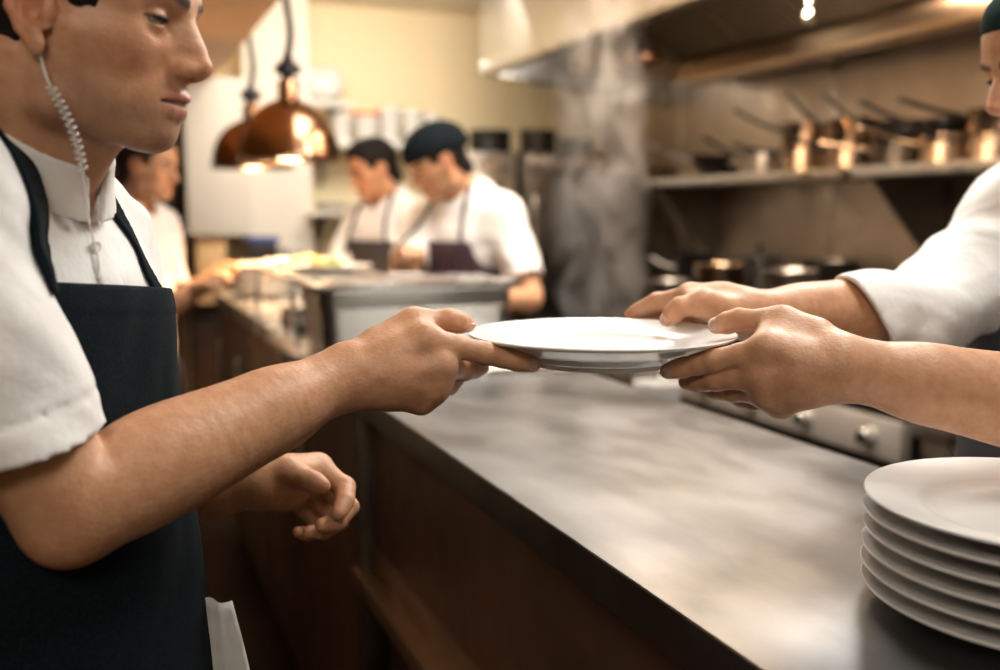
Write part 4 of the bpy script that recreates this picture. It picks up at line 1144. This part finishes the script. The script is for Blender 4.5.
        fix(surf(OP(lambda p, a, r: np.maximum(np.abs(a+.004)-.006, r), [off(tr2, .026), FN(areg)]), N-[.5, .5, 1.1], N+[.5, .5, .1], .0065, 'apron', apron))
        for q_ in (-1, 1):
            def sreg(p, q_=q_):
                q = (p-N)@F.T; f, l, u = q[:, 0], q[:, 1], q[:, 2]
                return np.maximum.reduce([np.abs(l-q_*np.interp(u, [-.18, -.09, -.02, .05], [.094, .088, .078, .070]))-.0065, u-.055, -u-.18, .0-f])
            fix(surf(OP(lambda p, a, r: np.maximum(np.abs(a)-.004, r), [off(SU([tor]+[off(x, -.012) for x in sl], .045), .0215), FN(sreg)]), N-.26, N+.24, .0045, 'apron_strap', apron))
    return root
back_ = np.array([-math.sin(YAW), -math.cos(YAW), 0])
# cook with the black cap, right of the metal tub
far_person('cook in a black cap and maroon apron, head bent, behind the metal food tub', P(440, 165, 3.32), -CAMR*.86+back_*.42, math.radians(30),
           P(464, 202, 3.42), -CAMR*.62+back_*.78, (P(393, 292, 3.25), P(405, 266, 3.10), .6), (P(533, 300, 3.25), P(495, 300, 3.05), .75),
           apron='apron_maroon', cap='cap_bg', pinch=.98)
far_person('bare-headed dark-haired cook in a charcoal apron, standing left of the capped cook', P(375, 172, 3.95), -CAMR*.80+back_*.5, math.radians(22),
           P(386, 207, 4.0), -CAMR*.55+back_*.83, (P(338, 275, 4.0), P(334, 283, 3.86), .85), (P(418, 278, 4.0), P(398, 282, 3.8), .85), apron='apron_grey', pinch=.92)
far_person('person with tied-back brown hair and white shirt, working at the left of the pass', P(146, 170, 3.35), CAMR*.95+back_*.15, math.radians(10),
           P(136, 212, 3.4), CAMR*.93+back_*.3, (P(148, 318, 3.3), P(196, 290, 3.3), .75), (P(172, 305, 3.55), P(208, 280, 3.55), .75), hair='brown_hair', bun=True, pinch=.86)
print('FAR', _t.time()-_t0)
# ------------------------------------------------------------------ crockery
def plate_me(R=.144, well=.094, hgt=.033, foot=.078, n=96, rings=True):
    t = .0038
    top = [(0, hgt*.36), (well*.80, hgt*.36), (well*.93, hgt*.42), (well, hgt*.58), (well+.004, hgt*.66), (R*.80, hgt*.80), (R-.004, hgt*.97), (R-.001, hgt), (R, hgt-.0012)]
    und = [(R-.0015, hgt-.0035), (R*.90, hgt*.80), (R*.80, hgt*.62), (well+.007, hgt*.46), (well+.002, hgt*.40), (well-.002, hgt*.24), (foot+.006, hgt*.16), (foot+.003, hgt*.14), (foot+.001, 0), (foot-.003, 0), (foot-.005, hgt*.14), (0, hgt*.16)]
    return lathe_me(top+und, n)
ZR = 1.353
pc = P(601, 335, 1.08); pc[2] = ZR-.033
hp = link('dinner_plate', plate_me(), 'porcelain', None, True, 50); hp.location = Vector(pc.tolist())
tag(hp, 'large white rimmed plate held in the air between three hands', 'plate')
sc = onz(1050, 500, CZ+.1075)
def stack(cx, cy, z0, n, step, R, well, hgt, foot, labels, group, m='porcelain', jitter=.0012):
    me = None
    for i in range(n):
        if me is None:
            p = link('dinner_plate', plate_me(R, well, hgt, foot, 80), m, None, True, 50)
            me = p
        else:
            p = me.copy(); COL.objects.link(p)
        p.location = (cx+random.uniform(-jitter, jitter), cy+random.uniform(-jitter, jitter), z0+i*step)
        p.rotation_euler = (0, 0, random.uniform(0, 6))
        tag(p, labels[i] if isinstance(labels, list) else labels, 'plate', group)
W = ['bottom', 'second from the bottom', 'third from the bottom', 'third from the top', 'second from the top', 'topmost']
stack(sc[0], sc[1], CZ+.0008, 6, .0165, .155, .104, .025, .082, [f'{a} white plate of the tall stack at the right counter corner' for a in W], 'stacked white plates on the serving counter')

# ------------------------------------------------------------------ gastronorm tub on the pass
def tub():
    x0, x1, y0, z0 = .50, 1.00, 2.42, CZ+.0045
    t = empty('food_tub', (.75, y0+.16, z0), 0, 'deep stainless steel food tub with flat lid on the pass, in front of the cooks', 'food tub')
    w, d, hgt = .535, .325, .17
    bm = bmesh.new()
    def ring(hw, hd, z, r, n=6):
        vs_ = []
        for cx, cy, a0 in ((hw-r, hd-r, 0), (-hw+r, hd-r, 90), (-hw+r, -hd+r, 180), (hw-r, -hd+r, 270)):
            for i in range(n+1):
                a = math.radians(a0+90*i/n); vs_.append(bm.verts.new((cx+r*math.cos(a), cy+r*math.sin(a), z)))
        return vs_
    rings = [ring(w*.43, d*.40, .001, .03), ring(w*.445, d*.42, .008, .035), ring(w*.468, d*.452, hgt*.68, .04), ring(w*.476, d*.462, hgt*.70, .04), ring(w*.476, d*.462, hgt*.93, .04), ring(w*.485, d*.475, hgt*.985, .04), ring(w*.5, d*.5, hgt, .04), ring(w*.5, d*.5, hgt-.008, .04)]
    for a, b in zip(rings, rings[1:]):
        for i in range(len(a)): j = (i+1) % len(a); bm.faces.new((a[i], a[j], b[j], b[i]))
    bm.faces.new(rings[0][::-1])
    bmesh.ops.recalc_face_normals(bm, faces=bm.faces)
    o = link('tub_body', bm_mesh(bm), 'tub_steel', t, True, 40); 
    sd = o.modifiers.new('thickness', 'SOLIDIFY'); sd.thickness = .0015
    lid = link('lid', lathe_me([(0, 0)], 3), 'steel_bright', t) if False else None
    bm = bmesh.new()
    add_box(bm, -w*.5-.003, w*.5+.003, -d*.5-.003, d*.5+.003, hgt+.001, hgt+.010, .003)
    add_box(bm, -w*.5+.04, w*.5-.06, -d*.5+.03, d*.5-.03, hgt+.0095, hgt+.015, .003)
    lid = link('lid', bm_mesh(bm), 'steel_bright', t, True, 35)
    hd_ = link('lid_handle', tube_me(smooth_path([(-.05, 0, hgt+.014), (-.045, 0, hgt+.022), (0, 0, hgt+.024), (.045, 0, hgt+.022), (.05, 0, hgt+.014)], 5), .003, 8), 'steel', lid)
tub()
# flat trays left of the tub
def tray(cx, cy, z, w, d, label, m='steel', h=.022):
    bm = bmesh.new(); add_box(bm, -w/2, w/2, -d/2, d/2, 0, h, .008, 3)
    top = max(bm.faces, key=lambda f: f.calc_center_median().z)
    r = bmesh.ops.inset_region(bm, faces=[top], thickness=.010)
    for v in top.verts: v.co.z -= h*.8; v.co.x *= .97; v.co.y *= .97
    o = link('serving_tray', bm_mesh(bm), m, None, True, 40); o.location = (cx, cy, z); return tag(o, label, 'tray')
ZP = CZ+.0045
tray(.77, 2.13, ZP, .30, .14, 'shallow pale tray at the near end of the pass, behind the held plate', 'steel_bright', .012)
for k, (nm) in enumerate(('lower', 'upper')):
    tray(.645, 3.10, ZP+k*.026, .24, .30-.02*k, nm+' of two steel trays under the raised stand on the pass', 'steel' if k else 'steel_dark', .025)
# plates of food under the lamps
def food_plate(px, py, R, label, n=5, z=ZP, m='porcelain_warm'):
    q = onz(px, py, z+.015)
    o = link('dinner_plate', plate_me(R, R*.66, .022, R*.5, 64), m, None, True, 50); o.location = (q[0], q[1], z+.0006); tag(o, label, 'plate')
    return q
group_food = 'portions of food on the pass plates'
def garnish(q, R, z, label):
    nd = SU([EL((q[0]+random.uniform(-R, R)*.35, q[1]+random.uniform(-R, R)*.35, z+.022+random.uniform(0, .012)), (random.uniform(.018, .035), random.uniform(.018, .03), .016)) for _ in range(7)], .012)
    o = surf(nd, A3(q)-[.13, .13, .1], A3(q)+[.13, .13, .1], .004, 'food_portion', 'food'); tag(o, label, 'food', kind=None)
t = empty('pass_stand', (.65, 3.26, ZP), 0, 'raised steel stand on the pass carrying plates of food', 'stand')
inv = Matrix.Translation((-.65, -3.26, -ZP))
for n_, A in (('stand_top', (.49, .79, 2.88, 3.60, 1.285, 1.30)), ('leg', (.50, .515, 2.90, 2.915, ZP, 1.285)), ('leg', (.77, .785, 2.90, 2.915, ZP, 1.285)), ('leg', (.50, .515, 3.61, 3.625, ZP, 1.285)), ('leg', (.77, .785, 3.61, 3.625, ZP, 1.285))):
    o = box(n_, *A, 'steel_bright', t, .003); o.matrix_parent_inverse = inv
for (x, y, R, lab) in ((.64, 3.05, .14, 'nearer plate of food on the raised stand at the pass'), (.64, 3.42, .14, 'farther plate of food on the raised stand at the pass')):
    o = link('dinner_plate', plate_me(R, R*.66, .022, R*.5, 64), 'porcelain_warm', None, True, 50); o.location = (x, y, 1.3006); tag(o, lab, 'plate')
    garnish((x, y, 1.30), R*.8, 1.2915, lab.replace('plate of food', 'helping of food on the plate').replace('on the raised stand at the pass', 'of the raised stand'))
# raised bowls / plate piles at the end of the pass
q = onz(250, 283, ZP)
def bowl(loc, R, hgt, label, m='porcelain_warm', group=None, name='bowl'):
    pr = [(0, .006), (R*.5, .008), (R*.85, hgt*.5), (R*.97, hgt*.97), (R, hgt), (R*1.01, hgt-.003), (R*.90, hgt*.5), (R*.55, .004), (R*.5, 0), (R*.45, 0), (R*.44, .003), (0, .004)]
    o = link(name, lathe_me(pr, 48), m, None, True, 50); o.location = loc; return tag(o, label, 'bowl', group)
qs = ony(255, 262, 4.35)
for i in range(4):
    nm = ['bottom', 'second', 'third', 'top'][i]
    bowl((qs[0]+.02, 4.35, ZP+.0006+i*.030), .125, .05, f'{nm} white bowl of the stack at the far end of the pass', group='stacked bowls at the end of the pass')
# blue-lidded box and white box behind
q = ony(262, 240, 5.0)
bx_ = empty('storage_box', (q[0], 5.2, 0.0), 0)
COL.objects.unlink(bx_); bpy.data.objects.remove(bx_)

# rack behind the pass for the blue box
def rack():
    a, b = ony(246, 250, 5.15)[0], ony(308, 250, 5.15)[0]; z = ony(270, 262, 5.15)[2]
    t = empty('side_table', ((a+b)/2, 5.3, 0), 0, 'narrow white side table in front of the white pillar', 'table'); inv = Matrix.Translation((-(a+b)/2, -5.3, 0))
    for n, A in (('table_top', (a, b, 5.12, 5.50, z-.03, z)), ('undershelf', (a+.02, b-.02, 5.15, 5.48, .4, .42)), ('leg', (a+.01, a+.04, 5.13, 5.16, 0, z-.03)), ('leg', (b-.04, b-.01, 5.13, 5.16, 0, z-.03)), ('leg', (a+.01, a+.04, 5.46, 5.49, 0, z-.03)), ('leg', (b-.04, b-.01, 5.46, 5.49, 0, z-.03))):
        o = box(n, *A, 'white_plastic', t); o.matrix_parent_inverse = inv
    c = (a+b)/2
    t = empty('storage_box', (c-.03, 5.28, z), 0, 'dark crate with a blue rim on the side table by the white pillar', 'box')
    inv = Matrix.Translation((-(c-.03), -5.28, -z))
    o = box('crate_body', c-.13, c+.01, 5.2, 5.36, z+.001, z+.10, 'black', t, .008); o.matrix_parent_inverse = inv
    o = box('rim', c-.145, c+.02, 5.19, 5.37, z+.10, z+.125, 'blue_plastic', t, .006); o.matrix_parent_inverse = inv
    bowl((c+.09, 5.25, z+.001), .07, .075, 'white bowl beside the blue-rimmed crate', 'white_plastic')
rack()

# ------------------------------------------------------------------ heat lamps
def heat_lamp(px, d, label, rim_y):
    q = P(px, rim_y, d); x, y, z = q
    t = empty('heat_lamp', (x, y, z), 0, label, 'lamp', 'copper heat lamps hanging over the pass')
    R = .172
    pr = [(R, 0), (R*1.0, .012), (R*.985, .02), (R*.96, .06), (R*.88, .105), (R*.73, .150), (R*.50, .182), (R*.29, .200), (.036, .206), (.036, .262), (.030, .270), (.0, .271)]
    inn = [(r-.003 if r > .01 else 0, z_-.003 if i > 1 else z_) for i, (r, z_) in enumerate(pr)][::-1]
    link('lamp_shade', lathe_me(pr+inn[:-1]+[(R-.003, 0), (R, 0)], 72), 'copper', t, True, 50)
    link('rim_ring', lathe_me([(R-.004, -.003), (R+.004, -.003), (R+.004, .004), (R-.004, .004), (R-.004, -.003)], 72), 'copper_pot', t, True, 40)
    link('cord_grip', lathe_me([(0, .268), (.022, .268), (.022, .285), (.044, .290), (.044, .318), (.030, .324), (.014, .35), (0, .35)], 20), 'black', t, True, 40)
    top = ZC-z
    pts = smooth_path([(0, 0, .345), (.012, 0, .42), (.004, .01, .52), (-.010, 0, .62), (.004, 0, .75), (0, 0, top)], 8)
    link('cord', tube_me(pts, .013, 10), 'black', t)
    link('ceiling_rose', lathe_me([(0, top-.001), (.05, top-.001), (.05, top-.02), (.02, top-.04), (0, top-.04)], 24), 'black', t, True, 40)
    b = link('bulb', lathe_me([(0, -.004), (.035, .0), (.055, .02), (.060, .045), (.045, .085), (.022, .12), (.022, .17), (0, .17)], 32), 'bulb', t)
    link('bulb_socket', lathe_me([(0, .168), (.028, .168), (.028, .205), (0, .205)], 24), 'black', t, True, 40)
    l = bpy.data.lights.new('heat_lamp_light', 'SPOT'); l.energy = 55; l.color = (1, .62, .32); l.spot_size = math.radians(125); l.spot_blend = .6; l.shadow_soft_size = .05
    lo = bpy.data.objects.new('heat_lamp_light', l); COL.objects.link(lo); lo.location = (0, 0, -.012); lo.parent = t
heat_lamp(290, 3.45, 'nearer of the two dark copper heat lamps above the pass', 160)
heat_lamp(253, 4.3, 'farther heat lamp, partly hidden behind the nearer copper one', 168)

# ------------------------------------------------------------------ pots and pans
def saucepan(loc, R, hgt, ang, tilt, label, m='steel', mh='black_iron', name='saucepan', group=None, lid=False, hl=.16, hz=.8, dish=.0):
    t = empty(name, loc, ang, label, 'pan' if 'pan' in name else 'pot', group)
    r0 = R*(.97 if dish == 0 else dish)
    pr = [(0, .001), (r0-.008, .001), (r0, .008), (R, hgt-.004), (R+.004, hgt), (R+.002, hgt+.002), (R-.003, hgt-.004), (r0-.003, .012), (r0-.01, .005), (0, .005)]
    link('pan_body', lathe_me(pr, 48), m, t, True, 50)
    if hl:
        z = hgt*hz; c, s_ = math.cos(tilt), math.sin(tilt)
        pts = smooth_path([(R-.002, 0, z-.01), (R+.02, 0, z), (R+.04+hl*.3*c, 0, z+hl*.3*s_), (R+.04+hl*c, 0, z+hl*s_)], 5)
        link('handle', tube_me(pts, [.014]*4+[.018]*(len(pts)-5)+[.015], 8, ((0, 0, 1), .5)), mh, t)
    if lid:
        l = link('lid', lathe_me([(0, .020), (R*.4, .018), (R*.85, .008), (R+.004, .002), (R+.004, -.001), (0, .0)], 40), m, t, True, 50); l.location.z = hgt+.003
        k = link('lid_knob', lathe_me([(0, .03), (.014, .03), (.017, .02), (.008, .01), (.008, 0), (0, 0)], 16), mh, l); k.location.z = .018
    return t
ZSH = 1.6505
def on_shelf(px, x=2.8): 
    # point on the shelf whose column in the photograph is px
    r = CAMF+(px-500)/1000*CAMR; return x, r[1]/r[0]*x
gp = 'pans on the steel wall shelf'
A180 = math.pi
for px, R, hgt, z, ang, tilt, hl, m, mh, nm, lab in (
    (714, .125, .052, 0, 2.3, .30, .25, 'black_iron', 'copper_pot', 'frying_pan', 'lower black frying pan at the left end of the wall shelf, pale handle raised'),
    (707, .122, .050, .054, 2.25, .42, .24, 'black_iron', 'steel_bright', 'frying_pan', 'upper black frying pan at the left end of the wall shelf'),
    (660, .085, .06, 0, 2.4, .10, .24, 'copper_pot', 'copper_pot', 'saucepan', 'small pale pan at the far left tip of the wall shelf'),
    (757, .085, .11, 0, 2.5, .55, .22, 'steel', 'black_iron', 'saucepan', 'plain steel saucepan right of the black frying pans'),
    (797, .095, .105, 0, 2.4, .25, .22, 'copper_pot', 'black_iron', 'saucepan', 'lower of two shiny warm-toned saucepans stacked at the shelf middle'),
    (797, .095, .095, .108, 2.4, .50, .24, 'copper_pot', 'black_iron', 'saucepan', 'upper of two shiny warm-toned saucepans stacked at the shelf middle'),
    (845, .100, .10, 0, 2.5, .55, .22, 'copper_pot', 'black_iron', 'saucepan', 'lower saucepan standing over the joint between the two shelf sections'),
    (845, .100, .09, .103, 2.35, .85, .24, 'copper_pot', 'black_iron', 'saucepan', 'upper saucepan over the shelf joint, black handle sticking steeply up'),
    (893, .115, .085, 0, 2.3, .20, .22, 'steel_dark', 'copper_pot', 'saucepan', 'lower dark-sided pan above the triangular shelf bracket'),
    (893, .110, .075, .088, 2.3, .75, .26, 'black_iron', 'black_iron', 'saucepan', 'upper dark pan above the triangular bracket, its handle leaning up'),
    (940, .115, .10, 0, 2.3, .35, .24, 'copper_pot', 'copper_pot', 'saucepan', 'wide pan with a pale handle, left of the last pots on the shelf'),
    (940, .110, .05, .103, 2.3, .50, .26, 'black_iron', 'black_iron', 'saucepan', 'shallow dark pan resting on the wide pan with a pale handle'),
    (990, .115, .085, 0, 2.4, .30, .22, 'copper_pot', 'black_iron', 'saucepan', 'lower pan of the pair beside the right cook\'s face'),
    (990, .115, .080, .088, 2.3, .35, .26, 'copper_pot', 'black_iron', 'saucepan', 'upper pan of the pair beside the right cook\'s face')):
    x, y = on_shelf(px, 2.78)
    saucepan((x, y, ZSH+z), min(R, .104), hgt, ang, tilt, lab, m, mh, nm, gp, hl=hl*.75, dish=.97 if hgt > .06 else .78)
# stock pots and pans on the range
ZG = .942
gq = 'pots on the gas range'
for px, x, R, hgt, m, lid, hl, lab in (
    (668, 2.34, .09, .24, 'steel', False, 0, 'small steel pot at the far end of the range, beside the steam'),
    (694, 2.74, .10, .34, 'black_iron', False, .10, 'dark pot with a pale handle at the far end of the range'),
    (718, 2.34, .10, .33, 'copper_pot', False, 0, 'warm-toned stock pot behind the far hand\'s wrist'),
    (757, 2.70, .115, .35, 'steel_bright', True, 0, 'bright steel lidded stock pot at the middle of the range'),
    (788, 2.34, .10, .33, 'steel', False, 0, 'tall plain steel stock pot right of the lidded one'),
    (828, 2.68, .11, .35, 'steel_dark', False, 0, 'tall dark stock pot nearest the cook\'s white sleeve')):
    r = CAMF+(px-500)/1000*CAMR; y = r[1]/r[0]*x
    saucepan((x, y, ZG), R, hgt, 2.4, .5, lab, m, 'steel_bright' if hl else 'black_iron', 'stock_pot', gq, lid=lid, hl=hl)
# pots on top of the ovens
for px, y, R, hgt, m, lab in ((490, 5.42, .12, .13, 'black_iron', 'black pot standing on the light steel oven'), (538, 5.45, .11, .14, 'steel_dark', 'left dark pot on top of the tall oven cabinet'), (575, 5.4, .10, .09, 'steel_dark', 'right low pot on top of the tall oven cabinet')):
    q = ony(px, 150, y); zt_ = (zt if px > 520 else ony(490, 152, 5.2)[2])
    saucepan((q[0], y, zt_+.001), R, hgt, 2.6, .2, lab, m, 'steel', 'stock_pot', None, hl=0)
q = ony(512, 150, 5.3)
# ------------------------------------------------------------------ tubs on the back shelf
def tub_pl(px, w, hgt, lab, m='white_plastic', lidm=None, y=5.6, z=None, shape=0):
    zz = ZS if z is None else z
    r = CAMF+(px-500)/1000*CAMR; x = r[0]/r[1]*y
    t = empty('plastic_tub', (x, y, zz+.001), 0, lab, 'tub', 'plastic tubs on the back shelf')
    R = w/2
    link('tub_body', lathe_me([(0, .001), (R*.86, .001), (R*.9, .006), (R*.97, hgt*.9), (R, hgt*.92), (R, hgt), (R*.92, hgt), (R*.88, .01), (0, .01)], 36), m, t, True, 45)
    link('lid', lathe_me([(0, hgt+.012), (R*.9, hgt+.012), (R*1.04, hgt+.008), (R*1.05, hgt-.012), (R*1.01, hgt-.012), (R, hgt+.001), (0, hgt+.002)], 36), lidm or m, t, True, 45)
for px, w, hgt, lab, lm in ((322, .10, .17, 'narrow white tub with a yellow lid at the left end of the back shelf', 'yellow_plastic'), (345, .11, .15, 'plain white tub left of the orange-lidded one', None),
    (369, .15, .16, 'white tub with an orange lid on the back shelf', 'orange_plastic'), (392, .12, .19, 'tall white tub right of the orange-lidded one', None),
    (414, .12, .18, 'tall white tub second from the right on the back shelf', None), (434, .10, .16, 'small white tub at the right end of the back shelf', None)):
    tub_pl(px, w, hgt, lab, 'white_plastic', lm)
# white sack on top of the tubs' left neighbour
sk = surf(SU([EL((0, 0, .09), (.13, .10, .09)), EL((.05, .02, .15), (.08, .08, .06)), EL((-.06, 0, .13), (.07, .07, .07))], .03), (-.2, -.2, -.02), (.2, .2, .3), .006, 'flour_sack', 'white_plastic')
r = CAMF+(322-500)/1000*CAMR; zf = ony(318, 104, 5.62)[2]
sh_ = box('upper_shelf', ony(300, 100, 5.5)[0]+.02, ony(352, 100, 5.5)[0], 5.48, 5.798, zf-.025, zf, 'white_plastic'); tag(sh_, 'short white shelf high on the back wall beside the pillar', 'shelf')
sk.location = (r[0]/r[1]*5.62+.02, 5.62, zf+.001); tag(sk, 'soft white sack on the short high shelf beside the pillar', 'sack')
# small plates on the lower back shelf
for i in range(4):
    r = CAMF+(334-500)/1000*CAMR
    o = link('small_plate', plate_me(.10, .066, .018, .05, 40), 'porcelain_warm', None, True, 50) if i == 0 else o.copy()
    if i: COL.objects.link(o)
    o.location = (r[0]/r[1]*5.55, 5.55, ZS2+.001+i*.012); tag(o, ['bottom', 'second lowest', 'second highest', 'top'][i]+' small plate of the pile on the lower back shelf', 'plate', 'small plates on the lower back shelf')
# white pots on the cook side shelf
q = onz(661, 392, 1.03)
bowl((1.243, 2.09, .986), .060, .085, 'white pot behind the counter edge, below the held plate', 'white_plastic', name='white_pot')

# ------------------------------------------------------------------ steam rising behind the plate
def steam():
    c = P(598, 300, 3.45); z0, z1 = 1.12, 2.18
    prof = [(0, 0), (.12, 0), (.185, .15), (.185, .5), (.185, .8), (.185, 1.0), (.12, z1-z0), (0, z1-z0)]
    m = bpy.data.materials.new('steam'); m.use_nodes = True; nt = m.node_tree; nt.nodes.clear(); L = nt.links.new
    out = nt.nodes.new('ShaderNodeOutputMaterial'); v = nt.nodes.new('ShaderNodeVolumePrincipled'); L(v.outputs[0], out.inputs['Volume'])
    v.inputs['Color'].default_value = (1, .97, .94, 1); v.inputs['Anisotropy'].default_value = .3
    tc = nt.nodes.new('ShaderNodeTexCoord'); mp = nt.nodes.new('ShaderNodeMapping'); mp.inputs['Scale'].default_value = (1, 1, .62); L(tc.outputs['Object'], mp.inputs[0])
    n1 = nt.nodes.new('ShaderNodeTexNoise'); n1.inputs['Scale'].default_value = 7.5; n1.inputs['Detail'].default_value = 5; n1.inputs['Roughness'].default_value = .6; n1.inputs['Distortion'].default_value = .9
    L(mp.outputs[0], n1.inputs['Vector'])
    cr = nt.nodes.new('ShaderNodeMapRange'); cr.inputs['From Min'].default_value = .46; cr.inputs['From Max'].default_value = .68; cr.inputs['To Max'].default_value = 1; L(n1.outputs[0], cr.inputs['Value'])
    sx = nt.nodes.new('ShaderNodeSeparateXYZ'); L(tc.outputs['Object'], sx.inputs[0])
    def math_(op, a, b=None):
        q = nt.nodes.new('ShaderNodeMath'); q.operation = op
        for i, s_ in enumerate((a, b)):
            if s_ is None: continue
            if isinstance(s_, (int, float)): q.inputs[i].default_value = s_
            else: L(s_, q.inputs[i])
        return q.outputs[0]
    r2 = math_('ADD', math_('MULTIPLY', sx.outputs[0], sx.outputs[0]), math_('MULTIPLY', sx.outputs[1], sx.outputs[1]))
    fall = nt.nodes.new('ShaderNodeMapRange'); fall.inputs['From Min'].default_value = .178**2; fall.inputs['From Max'].default_value = .03**2; L(r2, fall.inputs['Value'])
    zf_ = nt.nodes.new('ShaderNodeMapRange'); zf_.inputs['From Min'].default_value = z1-z0; zf_.inputs['From Max'].default_value = .15; zf_.inputs['To Min'].default_value = .12; zf_.inputs['To Max'].default_value = 1; L(sx.outputs[2], zf_.inputs['Value'])
    d = math_('MULTIPLY', math_('MULTIPLY', cr.outputs[0], fall.outputs[0]), math_('MULTIPLY', zf_.outputs[0], 15.0))
    L(d, v.inputs['Density'])
    o = link('steam', lathe_me(prof, 32), m, None); o.location = (c[0], c[1], z0); o['kind'] = 'stuff'
    tag(o, 'wispy column of pale steam rising in front of the wall and the tall oven', 'steam')
steam()
print('END', _t.time()-_t0)
